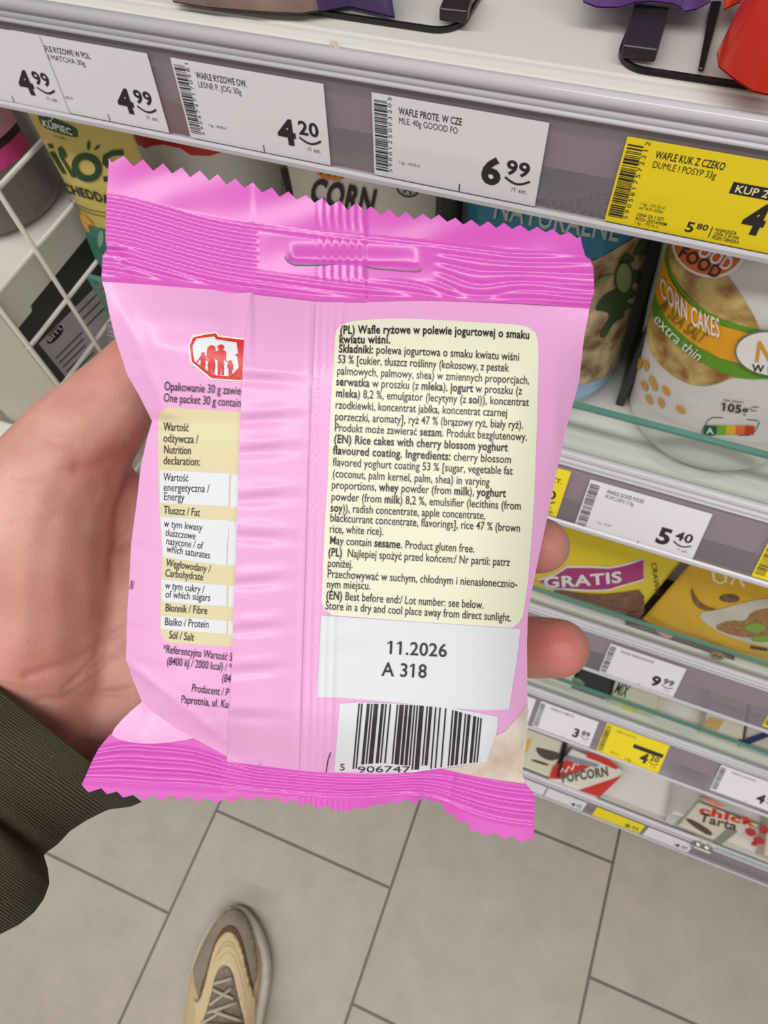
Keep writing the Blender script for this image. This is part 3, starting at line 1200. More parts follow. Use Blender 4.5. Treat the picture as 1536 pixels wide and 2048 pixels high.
q = [at_Z(*p, .474) for p in ((1285, 1262), (1420, 1320))]
o, s = pouch('snack_pouch', .121, .235, .2965, .365, lambda b: PlaneZ(.4755, b), .006, mat('maroon_film', (72, 42, 40), .35),
             'dark maroon pouch lying flat behind the glass under the granola pouch', 'snack pouch', seed=35, crinkle=.0006)
recenter(o)
mb = MB()
patch(mb, s, chaikin(G([(835, 1095), (900, 1100), (960, 1140), (930, 1165), (860, 1130)]), 1), .0008, mat('printed_pink', (190, 140, 132), .5))
part(mb, 'printed_mark', o)
mb = MB()
patch(mb, s, G(ellipse(1222, 1268, 46, 24, 18, .2)), .0008, mat('letters_dull_gold', (140, 116, 60), .5))
stroke(mb, s, G([(1195, 1270), (1215, 1258), (1232, 1276), (1250, 1268)]), 2.5, .0012, INK)
part(mb, 'lettering', o)
p = at_Y(222, 668, .36)
o, s = pouch('snack_pouch', p[0] - .045, p[0] + .05, .4690, .640, lambda b: PlaneY(.36, b), .012, mat('grey_pouch_film', (150, 150, 150), .3),
             'grey pouch with a yellow patch glimpsed at the left beside the thumb', 'snack pouch', seed=36, crinkle=.001)
recenter(o)
mb = MB()
patch(mb, s, [(214, 672), (236, 668), (242, 705), (220, 712)], .0006, M_yel)
part(mb, 'yellow_patch', o)


# ------------------------------------------------------------------ small packs
def pack(name, x0, x1, y0, y1, z0, z1, m, label, cat='pack', bevel=.002, group=None):
    mb = MB()
    mb.box(x0, x1, y0, y1, z0, z1)
    o = mb.build(name, m, bevel=bevel)
    tag(o, label, cat, group)
    recenter(o)
    return o, PlaneZ(z1), PlaneY(y0)


Q = lambda q: sub(q, 1040, 1230, 4.18)
W = lambda q: sub(q, 1250, 1230, 3.794)
GS = 'small packs on the shelf above the lower yellow tag'
Z4 = .2685
o, top, fr = pack('tea_box', .040, .104, .262, .36, Z4, .298, mat('box_pale_green', (206, 208, 186), .45), 'pale green box with a white leaf mark, below the ring finger', 'box', group=GS)
mb = MB()
patch(mb, top, chaikin(Q([(430, 520), (500, 530), (548, 580), (530, 600), (470, 590), (440, 560)]), 2), .0004, mat('printed_sage', (120, 140, 104), .5))
part(mb, 'printed_leaf', o)
o, top, fr = pack('tea_box', .107, .152, .268, .36, Z4, .296, mat('box_charcoal', (52, 50, 52), .45), 'charcoal box between pale green boxes behind the low glass', 'box', group=GS)
o, top, fr = pack('tea_box', .155, .212, .266, .36, Z4, .298, mat('box_cream_green', (196, 196, 172), .45), 'cream box with dark green lettering behind the low glass', 'box', group=GS)
mb = MB()
text(mb, top, [('MIX', .03)], Q([(780, 650)])[0], Q([(880, 690)])[0], Q([(826, 560)])[0], .0004, mat('letters_forest', (42, 64, 30), .5))
part(mb, 'lettering', o)
mb = MB()
patch(mb, fr, [fr.px(*p) for p in []] or [fr.px(*p) for p in Q([(860, 740), (980, 790), (975, 850), (850, 800)])], .0005, mat('printed_lime', (204, 204, 80), .5), px=False)
part(mb, 'lime_patch', o)
o, top, fr = pack('tea_box', .272, .318, .268, .36, Z4, .294, mat('box_ivory', (206, 198, 180), .45), 'ivory box with a tan square, right of the empty gap among tea boxes', 'box', group=GS)
mb = MB()
patch(mb, top, W([(640, 770), (750, 800), (700, 880), (585, 850)]), .0004, mat('printed_tan', (190, 158, 100), .5))
part(mb, 'tan_square', o)
o, top, fr = pack('tea_box', .322, .368, .268, .36, Z4, .292, mat('box_stone', (190, 182, 166), .45), 'stone coloured box with a red stripe, beside the blue banded box', 'box', group=GS)
mb = MB()
patch(mb, top, W([(705, 885), (770, 905), (860, 930), (840, 948), (760, 925)]), .0004, M_redp)
part(mb, 'red_stripe', o)
o, top, fr = pack('tea_box', .372, .470, .272, .36, Z4, .295, mat('box_khaki', (178, 168, 140), .45), 'khaki box with a navy blue band at the right photo edge', 'box', group=GS)
mb = MB()
patch(mb, top, W([(860, 935), (890, 950), (1060, 890), (1100, 920), (920, 990), (880, 985)]), .0004, mat('printed_navy', (28, 44, 96), .5))
part(mb, 'navy_band', o)

# lowest shelf
Z5 = .0855
V_ = lambda q: sub(q, 1036, 1300, 3.072)
GL = 'packs lying on the lowest shelf'
o, top, fr = pack('tea_box', .066, .134, .176, .232, Z5, .105, mat('box_herb', (206, 200, 176), .45), 'pale box with a dark leaf picture beside the packet corner, lowest shelf', 'box', group=GL)
mb = MB()
patch(mb, top, chaikin(V_([(105, 595), (150, 605), (250, 630), (270, 650), (220, 685), (160, 670), (120, 640)]), 2), .0005, mat('printed_dark_herb', (74, 62, 56), .5))
patch(mb, top, chaikin(V_([(85, 668), (190, 700), (185, 716), (80, 682)]), 1), .0005, MATS['printed_dark_herb'])
part(mb, 'printed_leaf', o)
mb = MB()
patch(mb, top, V_([(40, 560), (85, 540), (60, 620), (20, 660)]), .0005, mat('printed_ochre', (206, 168, 70), .5))
part(mb, 'ochre_corner', o)
mb = MB()
mb.box(.1375, .1395, .178, .240, Z5, .118)
ob = mb.build('shelf_divider', MATS['black_plastic'])
tag(ob, 'thin black divider between the leaf box and red and white pack', 'divider')
recenter(ob)

fl = MB()
c4 = [at_Z(*p, .108)[:2] for p in V_([(190, 790), (495, 905), (655, 735), (330, 600)])]
fl.add([(x, y, z) for z in (Z5, .108) for x, y in c4], [(0, 1, 2, 3)[::-1], (4, 5, 6, 7), (0, 1, 5, 4), (1, 2, 6, 5), (2, 3, 7, 6), (3, 0, 4, 7)])
o = fl.build('cracker_pack', mat('pack_white', (214, 208, 196), .4), bevel=.003)
tag(o, 'white pack with red diagonal bands beside the white empty gap', 'pack', GL)
recenter(o)
top = PlaneZ(.108)
mb = MB()
patch(mb, top, V_([(190, 790), (215, 715), (340, 655), (470, 700), (400, 740), (255, 795)]), .0005, M_redp)
patch(mb, top, V_([(370, 862), (640, 772), (500, 905)]), .0005, M_redp)
patch(mb, top, V_([(425, 625), (550, 668), (620, 720), (600, 735), (500, 690), (420, 660)]), .0005, M_redp)
part(mb, 'red_bands', o)
mb = MB()
text(mb, top, [('POPCORN', .05)], V_([(270, 815)])[0], V_([(560, 770)])[0], 17, .0006, mat('letters_moss', (78, 88, 62), .5))
part(mb, 'lettering', o)
mb = MB()
stroke(mb, top, V_([(250, 760), (275, 730), (290, 752), (312, 715), (330, 738), (350, 695), (372, 708)]), 3, .0009, M_whitep)
patch(mb, top, V_([(270, 665), (300, 645), (420, 680), (500, 705), (480, 722), (360, 700)]), .0009, mat('printed_steel', (132, 134, 142), .5))
part(mb, 'small_print', o)

o, s = pouch('snack_pouch', .300, .345, .176, .262, lambda b: PlaneZ(.098, b), .010, mat('crinkled_clear_film', (205, 204, 198), .15, alpha=(.55,)), 'crinkled clear bag between the empty gap and the cookie box', 'bag', seed=41, crinkle=.002)
tag(o, group=GL)
recenter(o)
c4 = [at_Z(*p, .112)[:2] for p in V_([(985, 1075), (1250, 1180), (1490, 1075), (1110, 930)])]
fl = MB()
fl.add([(x, y, z) for z in (Z5, .112) for x, y in c4], [(0, 1, 2, 3)[::-1], (4, 5, 6, 7), (0, 1, 5, 4), (1, 2, 6, 5), (2, 3, 7, 6), (3, 0, 4, 7)])
o = fl.build('cookie_box', mat('box_cookie', (202, 192, 172), .4), bevel=.002)
tag(o, 'cream cookie box with red script, above the metal clip', 'box', GL)
recenter(o)
top = PlaneZ(.112)
mb = MB()
text(mb, top, [('chick', .05)], V_([(1110, 1000)])[0], V_([(1450, 1085)])[0], 14, .0005, M_redp)
part(mb, 'script_lettering', o)
mb = MB()
text(mb, top, [('Tarta', .03)], V_([(1110, 1050)])[0], V_([(1340, 1110)])[0], 16, .0005, mat('letters_cocoa', (76, 60, 48), .5))
patch(mb, top, chaikin(V_([(1020, 1030), (1080, 1045), (1200, 1120), (1180, 1150), (1060, 1075)]), 1), .0005, MATS['letters_cocoa'])
patch(mb, top, V_([(1290, 1090), (1350, 1115), (1250, 1195), (1195, 1175)]), .0004, mat('printed_greige', (128, 126, 112), .5))
part(mb, 'printed_picture', o)
o, top, fr = pack('cookie_box', .395, .480, .268, .345, Z5, .118, mat('box_chocolate', (112, 74, 52), .4), 'brown box with an orange panel behind the cookie box', 'box', group=GL)
mb = MB()
patch(mb, top, V_([(1120, 905), (1200, 925), (1290, 965), (1220, 960)]), .0005, mat('printed_salmon', (214, 122, 84), .5))
part(mb, 'orange_panel', o)
o, top, fr = pack('cookie_box', .430, .520, .181, .262, Z5, .114, mat('box_berry', (206, 190, 176), .4), 'white box with red berries at the lower right photo edge', 'box', group=GL)
mb = MB()
for (x, y, rx, ry) in ((1430, 1120, 34, 24), (1480, 1170, 36, 22), (1510, 1105, 30, 26), (1450, 1190, 20, 14)):
    patch(mb, top, V_(ellipse(x, y, rx, ry, 18, .3)), .0005, mat('printed_berry', (172, 44, 34), .5))
part(mb, 'printed_berries', o)

# ------------------------------------------------------------------ topmost shelf: clear trays, pushers, bags
ZT = 1.0277


def tray(x0, x1, y0, y1, label, rim_m):
    root = MB()
    r = .013
    out = []
    for cx, cy, a0 in ((x0 + r, y0 + r, 180), (x1 - r, y0 + r, 270)):
        out += [(cx + r * cos(radians(a0 + k * 9)), cy + r * sin(radians(a0 + k * 9))) for k in range(11)]
    out += [(x1, y1), (x0, y1)]
    patch(root, PlaneZ(ZT + .0022), out, 0, M_clear, px=False)
    o = root.build('display_tray', M_clear)
    tag(o, label, 'tray', 'clear display trays on the topmost shelf')
    e = MB()
    n = len(out)
    for k in range(n - 1):
        pass
    path = [(x0, y1)] + out[:22] + [(x1, y1)]
    V, Fc = [], []
    for i, p in enumerate(path):
        a, b = np.array(path[max(0, i - 1)]), np.array(path[min(len(path) - 1, i + 1)])
        t = (b - a) / np.linalg.norm(b - a)
        nn = np.array([-t[1], t[0]]) * .0008
        for sg in (-1, 1):
            for z in (ZT + .0003, ZT + .0024):
                V.append((p[0] + sg * nn[0], p[1] + sg * nn[1], z))
    for i in range(len(path) - 1):
        a, b = 4 * i, 4 * (i + 1)
        Fc += [(a + 1, b + 1, b + 3, a + 3), (a, a + 1, b + 1, b), (a + 2, b + 2, b + 3, a + 3)]
    e.add(V, Fc)
    e.build('edge_strip', rim_m, o)
    recenter(o)
    return o


M_black = MATS['black_plastic']
tray(-.0270, .165, .3105, .50, 'clear tray with a black edge at the right of the topmost shelf', M_black)
tray(-.330, -.0985, .3175, .50, 'clear tray with a black edge at the left of the topmost shelf', M_black)


def block(name, px4, z0, z1, m, label, cat, group=None):
    c = [at_Z(*p, z1)[:2] for p in px4]
    mb = MB()
    mb.add([(x, y, z) for z in (z0, z1) for x, y in c], [(0, 1, 2, 3)[::-1], (4, 5, 6, 7), (0, 1, 5, 4), (1, 2, 6, 5), (2, 3, 7, 6), (3, 0, 4, 7)])
    o = mb.build(name, m, bevel=.001)
    tag(o, label, cat, group)
    recenter(o)
    return o


N = lambda q: sub(q, 1220, 0, 4.861)
M_push = mat('pusher_plastic', (40, 32, 36), .35)
block('tray_pusher', N([(125, 435), (470, 480), (590, 60), (230, 20)]), ZT + .0036, ZT + .0090, M_push, 'dark plastic pusher plate in the right tray, under the purple bag', 'pusher')
block('tray_pusher', [(878, 16), (935, 22), (950, -30), (900, -40)], ZT + .0036, ZT + .0090, M_push, 'dark plastic pusher plate in the left tray by the photo top', 'pusher')
block('tray_divider', N([(862, 660), (922, 665), (1095, 0), (985, 0)]), ZT + .0030, ZT + .0048, M_black, 'black divider bar across the right tray, beside the red bag', 'divider')


def lying_bag(pts, z, thick, m, label, seed, crinkle=.003):
    """soft bag: outline on the shelf top, swelling upward"""
    P = np.array([at_Z(*p, z)[:2] for p in pts])
    nz = rnd_noise(seed)

    def bul(u, v):
        best = 9
        for i in range(len(P)):
            a, b = P[i], P[(i + 1) % len(P)]
            ab = b - a
            t = min(1, max(0, ((u - a[0]) * ab[0] + (v - a[1]) * ab[1]) / (ab @ ab)))
            best = min(best, sqrt((a[0] + ab[0] * t - u) ** 2 + (a[1] + ab[1] * t - v) ** 2))
        k = min(1, best / .03)
        return thick * sqrt(max(0, 1 - (1 - k) ** 2)) + crinkle * nz(u, v) * min(1, k * 2)
    s = PlaneZ(z, bul)
    mb = MB()
    pl = [tuple(p) for p in P]
    patch(mb, s, pl, 0, m, step=.005, px=False)
    lo = PlaneZ(z, lambda u, v: -.3 * bul(u, v) if False else 0)
    patch(mb, lo, pl, -.0006, m, step=.01, px=False)
    o = mb.build('candy_bag', m, smooth=True)
    tag(o, label, 'bag', 'soft bags on the topmost shelf')
    recenter(o)
    return o, s


M_purple = mat('bag_purple_film', (118, 84, 150), .28, noise=(40, (88, 58, 120), .5))
lying_bag(N([(-260, 10), (-130, 62), (0, 66), (100, 62), (230, 20), (400, 5), (620, 30), (690, 70), (720, 108), (850, 80), (985, 5), (1000, -300), (-260, -340)]), ZT + .0125, .05, M_purple,
          'purple crinkled bag at the top photo edge above the pusher', 51)
lying_bag(N([(1042, 500), (1060, 640), (1180, 740), (1390, 880), (1536, 915), (1800, 900), (1900, 500), (1800, 0), (1420, 60), (1130, 330)]), ZT + .0125, .045, mat('bag_red_film', (196, 42, 28), .22),
          'red crinkled bag at the top right photo corner', 52, .002)
lying_bag(N([(1100, 90), (1250, 20), (1500, -20), (1500, -260), (1150, -200)]), ZT + .0125, .04, mat('bag_orange_red_film', (206, 60, 26), .25), 'orange red bag behind the red one', 53)
lying_bag([(640, 22), (700, 12), (757, 26), (790, 34), (784, 0), (770, -70), (560, -90), (580, -10)], ZT + .0045, .035, mat('bag_dark_purple_film', (70, 48, 92), .3), 'dark purple bag corner at the top photo edge, left of the tray', 54)
lying_bag([(345, 2), (420, 14), (520, 22), (600, 26), (640, 20), (640, -60), (360, -90)], ZT + .0045, .03, mat('bag_grey_brown_film', (104, 94, 88), .35, noise=(60, (150, 120, 108), .5)), 'grey brown bag at the top photo edge, left of the purple ones', 55)
lint = MB()
pl_ = at_Z(671, 92, 1.0285)
for k in range(3):
    lint.tube([(pl_[0] - .003, pl_[1] + .001 * k, 1.0285), (pl_[0], pl_[1] + .0008 * k - .001, 1.0295), (pl_[0] + .002, pl_[1] - .002, 1.0285)], .0008, 6)
ob = lint.build('paper_scrap', mat('scrap_tan', (206, 190, 160), .7))
tag(ob, 'tiny tan scrap lying on the topmost shelf lip', 'scrap')

# ------------------------------------------------------------------ left end: wire divider, upright, neighbouring bay
XG = -.395
wz = []
gm = empty('wire_divider', (XG, .40, .60))
tag(gm, 'white wire grid dividing the shelf from its neighbour at the left', 'wire grid')
dz = .0485
zs = [at_X(0, 581, XG)[2] + dz * k for k in range(-8, 3)]
ys = [at_X(202, 713, XG)[1] + .0505 * k for k in (-1, 0, 2, 3, 4, 5, 6)]
for z in zs:
    mb = MB()
    mb.tube([(XG, ys[0], z), (XG, ys[-1], z)], .0018, 10)
    mb.build('wire', M_wire, gm, smooth=True)
for y in ys:
    mb = MB()
    mb.tube([(XG + .0036, y, zs[0] - .01), (XG + .0036, y, zs[-1] + .01)], .0018, 10)
    mb.build('wire', M_wire, gm, smooth=True)

# upright of the neighbouring bay
yu = at_X(123, 790, XG - .006)[1]
mb = MB()
xl_ = at_Y(38, 860, yu)[0]
mb.box(xl_, XG - .006, yu, yu + .004, .30, at_Y(0, 640, yu)[2] + .03)
ob = mb.build('shelf_upright', mat('upright_beige_enamel', (196, 188, 170), .4), bevel=.002)
tag(ob, 'beige metal upright strip at the left photo edge above the thumb', 'upright')
recenter(ob)
XS = -.412
ya = at_X(36, 655, XS)
yb_ = at_X(4, 560, XS)
mb = MB()
zt_, zb_ = .8600, .8270
mb.prism_x([(ya[1], zb_), (ya[1], zt_ - .002), (ya[1] + .002, zt_), (BACK - .01, zt_), (BACK - .01, zb_ + .004), (ya[1] + .02, zb_ + .004), (ya[1] + .018, zb_)], -1.2, XS)
ob = mb.build('shelf_board', M_white)
tag(ob, 'white shelf of the neighbouring bay seen through the wire grid', 'shelf', 'white metal shelves')
recenter(ob)
o, s = round_bag((-.470, .318, zt_ + .001), (-.470, .318, .990), .052, mat('tub_grey_clear', (120, 118, 112), .2, alpha=(.8,)), 'pink and black banded tub on the neighbouring shelf, upper left', seed=61, group='tubs on the neighbouring shelf')
mb = MB()
lo_, hi_ = .050, .062
a0, a1 = -.09, .09
for (va, vb, mm, of) in ((.048, .060, mat('printed_hot_pink', (206, 60, 128), .4), .0006), (.060, .128, mat('printed_near_black', (38, 26, 32), .4), .0006)):
    patch(mb, s, [(a0, va), (a1, va), (a1, vb), (a0, vb)], of, mm, px=False)
part(mb, 'printed_band', o)
mb = MB()
for iu in range(6):
    for iv in range(2):
        u0_ = -.085 + iu * .03
        v0_ = .066 + iv * .026
        patch(mb, s, [(u0_, v0_), (u0_ + .026, v0_), (u0_ + .026, v0_ + .022), (u0_, v0_ + .022)], .0010, mat('printed_dusty_pink', (214, 150, 168), .45), px=False)
part(mb, 'printed_table', o)

# dark display box with a printed sheet, below the neighbouring shelf
XB = -.440
sx = PlaneX(XB)
c_ = [sx.px(*p) for p in ((76, 687), (187, 576), (138, 760))]
mb = MB()
mb.box(XB - .10, XB, max(c_[0][0] - .018, yu + .026), c_[1][0] + .10, .62, .820)
o = mb.build('display_box', mat('box_slate', (74, 76, 74), .5), bevel=.001)
tag(o, 'slate grey carton with a printed grey sheet behind the wire grid', 'carton')
recenter(o)
mb = MB()
pa, pb_, pc_ = (76, 687), (187, 576), (155, 785)
w_ = np.array(pb_) - np.array(pa)
h_ = np.array(pc_) - np.array(pa)


def sh(u, v):
    return tuple(np.array(pa) + w_ * u * 1.25 + h_ * v)


patch(mb, sx, [sh(0, 0), sh(1, 0), sh(1, 1.3), sh(0, 1.3)], .0006, mat('printed_sheet', (200, 198, 200), .5))
part(mb, 'printed_sheet', o)
mb = MB()
patch(mb, sx, ellipse(109, 668, 24, 9, 24, -.85), .0012, INK)
for k in range(9):
    stroke(mb, sx, [sh(.04, .36 + k * .09), sh(.42 - .03 * (k % 3), .36 + k * .09)], 2.0, .0010, INK)
for k in range(3):
    stroke(mb, sx, [sh(.48, .10 + k * .12), sh(.95, .10 + k * .12)], 2.5, .0010, mat('letters_slate', (70, 70, 72), .5))
part(mb, 'sheet_lettering', o)
mb = MB()
text(mb, sx, [('BITU', .02)], (96, 684), (128, 651), 9, .0016, M_whitep)
part(mb, 'oval_lettering', o)
# end of a lower neighbouring shelf
mb = MB()
q = at_Y(26, 872, .20)
mb.prism_x([(.195, q[2] - .03), (.195, q[2]), (.213, q[2]), (.213, q[2] - .03)], -1.2, q[0])
ob = mb.build('shelf_board', M_white, bevel=.004)
tag(ob, 'rounded white shelf corner at the left photo edge beside the thumb', 'shelf', 'white metal shelves')
recenter(ob)


# ------------------------------------------------------------------ the held packet
PD0, PKA, PKB = .186, 0.0, -.085


def plane_d(px, py):
    return PD0 / (1 - PKA * (px - 768) / F + PKB * (py - 1024) / F)


def itp(pts):
    a = sorted(pts)
    xs, ys = [p[0] for p in a], [p[1] for p in a]
    return lambda t: float(np.interp(t, xs, ys))


A1 = lambda q: sub(q, 150, 280, 2.793)
A2 = lambda q: sub(q, 650, 380, 2.56)
B1 = lambda q: sub(q, 140, 1380, 2.648)
B2 = lambda q: sub(q, 600, 1220, 2.954)
top_zig = A1([(190, 103), (205, 127), (270, 88), (328, 148), (380, 108), (437, 172), (492, 130), (543, 187), (597, 152), (643, 208), (697, 170), (750, 227),
              (797, 190), (847, 250), (897, 215), (945, 267), (993, 237), (1045, 293), (1100, 265), (1143, 318), (1192, 287), (1238, 333), (1290, 307),
              (1338, 350), (1380, 322), (1425, 370), (1478, 337)]) + \
    A2([(118, 105), (158, 65), (205, 108), (237, 83), (287, 130), (330, 97), (375, 143), (415, 110), (457, 152), (500, 120), (542, 152), (583, 125),
        (625, 163), (668, 142), (708, 177), (750, 152), (793, 187), (835, 160), (877, 195), (915, 167), (958, 200), (1000, 178), (1043, 212), (1087, 188),
        (1130, 217), (1165, 200), (1205, 232), (1250, 215), (1290, 247), (1310, 237)])
seal_right = [(1163, 485), (1171, 513), (1181, 519), (1187, 536), (1189, 587), (1183, 599), (1179, 617)]
seal_left = [(204, 563), (203, 556), (205, 511), (214, 500), (211, 480), (211, 448), (214, 384)]
seal_low = [(204, 563), (257, 566), (365, 575), (426, 579), (465, 587), (503, 583), (506, 589), (630, 602), (700, 604), (748, 603), (837, 601), (947, 603),
            (1041, 607), (1119, 612), (1179, 617)]
L_pts = [(204, 563), (211, 587), (218, 625), (231, 678), (255, 751), (278, 790), (304, 842), (293, 880), (281, 936), (274, 1000), (267, 1052), (262, 1089),
         (259, 1157), (254, 1235), (252, 1320), (270, 1368), (292, 1423), (372, 1468), (453, 1512), (455, 1523)]
R_pts = [(1179, 617), (1168, 677), (1158, 765), (1131, 862), (1110, 960), (1096, 1029), (1080, 1103), (1068, 1160), (1056, 1222), (1054, 1287), (1055, 1400),
         (1055, 1457), (1043, 1545), (1054, 1570)]
low_line = [(455, 1523), (518, 1531), (610, 1542), (669, 1546), (760, 1549), (803, 1547), (837, 1541), (881, 1537), (910, 1544), (955, 1553), (1006, 1563), (1054, 1570)]
fL, fR = itp([(y, x) for x, y in L_pts]), itp([(y, x) for x, y in R_pts])
fT = itp(seal_low)
fB = itp([(252, 1440), (292, 1450), (372, 1478), (453, 1518)] + low_line)
fTop = itp([(p[0], p[1]) for p in [(218, 322), (436, 385), (679, 418), (900, 442), (1162, 475)]])
flap_x = itp([(589, 504), (620, 500), (690, 487), (780, 484), (850, 480), (990, 476), (1100, 472), (1200, 468), (1330, 464), (1440, 459), (1523, 455)])


def gs(x, s):
    return exp(-(x / s) ** 2)


nzp = rnd_noise(77)


def h_body(x, y):
    xl, xr, yt, yb = fL(y), fR(y), fT(x), fB(x)
    s = min(1, max(0, (x - xl) / max(1, xr - xl)))
    t = min(1, max(0, (y - yt) / max(1, yb - yt)))
    e = 1 - abs(2 * s - 1) ** 4.5
    v = sin(pi / 2 * min(1, t / .16)) * sin(pi / 2 * min(1, (1 - t) / .14))
    h = .0095 * e * v
    # left lower fold
    d = ((y - 1320) * 200 - (x - 252) * 158) / 255
    if x < 520:
        lift = seam(y, 1325, 1420) * (1 - seam(x, 400, 520))
        h += .0034 * lift * (1 - e * .6) + .0010 * gs(d, 7) - .00009 * max(0, d) * (1 - seam(x, 430, 500))
    # left upper facet fold running to the pinch
    d2 = ((x - 214) * 225 - (y - 590) * 98) / 245
    h += .0011 * gs(d2 - 14, 12) * min(1, s * 14) * (1 if y < 830 else 0) * seam(y, 575, 640)
    # pinch creases at the left edge
    for cy, am in ((842, .0013), (1092, .0009), (1255, .0008), (1322, .0010)):
        h -= am * gs(y - cy - (x - xl) * .22, 12) * gs(x - xl, 46)
    # soft dents from the fingers on the film
    for cx, cy, am, sx, sy in ((330, 700, .0007, 40, 26), (300, 640, .0006, 26, 40), (385, 640, .0005, 60, 18), (420, 1450, .0006, 60, 16), (1110, 860, .0004, 14, 60)):
        h += am * gs(x - cx, sx) * gs(y - cy, sy)
    # fin seam: raised vertical ribs
    xc = 654 - 24 * (y - 600) / 950
    for k, am in ((-34, .00030), (-16, .00034), (0, .00026), (14, .00030), (30, .00034)):
        h += am * gs(x - xc - k, 4.5) * min(1, v * 3 + .3)
    h += .00022 * nzp(x * .00018, y * .00018) * v
    # faint ripples right of the seam, near the bottom label
    h += .00025 * gs(y - 1290, 40) * sin((y - 1250) / 13) * gs(x - 690, 60)
    h += .0006 * gs(x - 960 + (y - 1500) * .4, 22) * seam(y, 1430, 1500)
    return max(h, -.004)


def h_flap(x, y):
    b = h_body(x, y)
    xf = flap_x(y)
    k = max(0.0, 1 - (x - xf) / 150)
    h = b + .00012 + .0020 * k * (.55 + .45 * seam(y, 600, 760))
    for cy in (758, 842, 905, 1000, 1072, 1168, 1262, 1345, 1432):
        yy = y - cy - (x - xf) * .06 * (1 if (cy // 10) % 2 else -1)
        h += (.00060 * gs(yy + 17, 14) - .00085 * gs(yy, 12)) * gs(x - xf - 40, 60)
    return h


def ridge(t):
    c = .5 + .5 * cos(2 * pi * t)
    return c * c * 1.6 - .6


def smoothed(f, w):
    tab = {}

    def g(x):
        k = int(round(x / 4))
        if k not in tab:
            tab[k] = sum(f(k * 4 + d) for d in range(-w, w + 1, 6)) / len(range(-w, w + 1, 6))
        return tab[k]
    return g


sTop, sT = smoothed(fTop, 60), smoothed(fT, 48)


def h_top(x, y):
    a, b = sTop(x), sT(x)
    v = (y - a) / max(1, b - a)
    h = .0
    inhole = seam(x, 505, 520) * (1 - seam(x, 860, 900)) * seam(v, .30, .36) * (1 - seam(v, .74, .80))
    warp = 26 * gs(x - 948, 75) * seam(v, .35, .95) - 16 * seam(x, 1000, 1180) * gs(v - .28, .3)
    yy = y - a + warp * -1.0
    m = seam(v, .26, .30) * (1 - seam(v, .93, .97))
    h += .00023 * ridge(yy / 16.5) * m * (1 - inhole)
    vm = seam(x, 628, 640) * (1 - seam(x, 728, 736))
    h += .00016 * sin(2 * pi * x / 16.0) * vm * (inhole + (1 - seam(v, .12, .24)))
    h += .00030 * seam(x, 500, 512) * (1 - seam(x, 730, 736))
    # tab of the hanging hole, pushed in
    ty = 524 + (x - 700) * .035
    tab = seam(x, 572, 590) * (1 - seam(x, 820, 842)) * seam(y, ty - 44, ty - 30) * (1 - seam(y, ty - 2, ty + 4))
    h -= .0007 * tab * seam(y, ty - 40, ty)
    h += .0004 * gs(v - .93, .05) + .0014 * seam(x, 1060, 1180) * gs(v - .5, .35) + .0008 * gs(x - 980, 160) * (v - .5)
    h -= .0009 * gs(x - 235, 30) * gs(y - 503, 9)
    h += .0004 * gs((x - 235) - (y - 503) * .4, 8) * gs(y - 520, 30)
    h += .00025 * nzp(x * .0004, y * .0004)
    return h


fBot = itp([(163, 1575), (290, 1592), (436, 1592), (560, 1600), (690, 1612), (760, 1604), (850, 1600), (900, 1625), (950, 1655), (1000, 1668), (1067, 1678)])
fBt = itp([(163, 1510), (221, 1468), (299, 1484), (372, 1480), (453, 1512)] + low_line)


sBt, sBot = smoothed(fBt, 60), smoothed(fBot, 48)


def h_bot(x, y):
    a, b = sBt(x), sBot(x)
    v = (y - a) / max(1, b - a)
    m = seam(v, .05, .12) * (1 - seam(v, .72, .80))
    n = 5.2
    h = .00055 * ridge(n * v) * m
    h -= .0022 * (1 - seam(x, 440, 500)) * (1 - .6 * seam(v, .3, 1))
    h += .0016 * gs(x - 700, 70) * v - .0015 * gs(x - 880, 46) * v + .0010 * seam(x, 930, 1060)
    vm = seam(x, 590, 600) * (1 - seam(x, 690, 700)) * seam(v, .76, .84)
    h += .0002 * sin(2 * pi * x / 11) * vm
    h += .0003 * gs((x - 905) + (y - 1560) * .15, 7)
    return h


class Sheet:
    def __init__(self, h):
        self.h = h

    def px(self, x, y):
        return (x, y)

    def P(self, u, v, off=0):
        return at_D(u, v, plane_d(u, v) - self.h(u, v) - off)


S_body, S_flap, S_top, S_bot = Sheet(h_body), Sheet(h_flap), Sheet(h_top), Sheet(h_bot)
M_pink = mat('film_light_pink', (229, 166, 210), .34, spec=.45)
M_mag = mat('film_magenta_pink', (206, 82, 180), .27, spec=.6)
M_pcream = mat('print_cream', (226, 227, 200), .38)
M_ptan = mat('print_tan', (212, 202, 160), .36)
M_pwhite = mat('print_white', (216, 218, 222), .38)
M_pink_ink = mat('print_ink', (44, 36, 44), .42)
M_pred = mat('print_red', (206, 34, 28), .36)

c0 = at_D(700, 1560, plane_d(700, 1560))
packet = empty('snack_packet', c0)
tag(packet, 'pink snack packet held in the hand, back side with ingredients panel and barcode', 'snack packet')

body_out = L_pts + low_line[1:-1] + R_pts[::-1][:-1] + seal_low[::-1][:-1]
mb = MB()
fine = [(x, y) for y in np.arange(606, 1540, 9) for x in np.arange(600, 702, 2.4)]
patch(mb, S_body, body_out, 0, M_pink, step=6.2, px=False, extra=fine)
mb.build('film_back_side', M_pink, packet, smooth=True, fix=False)


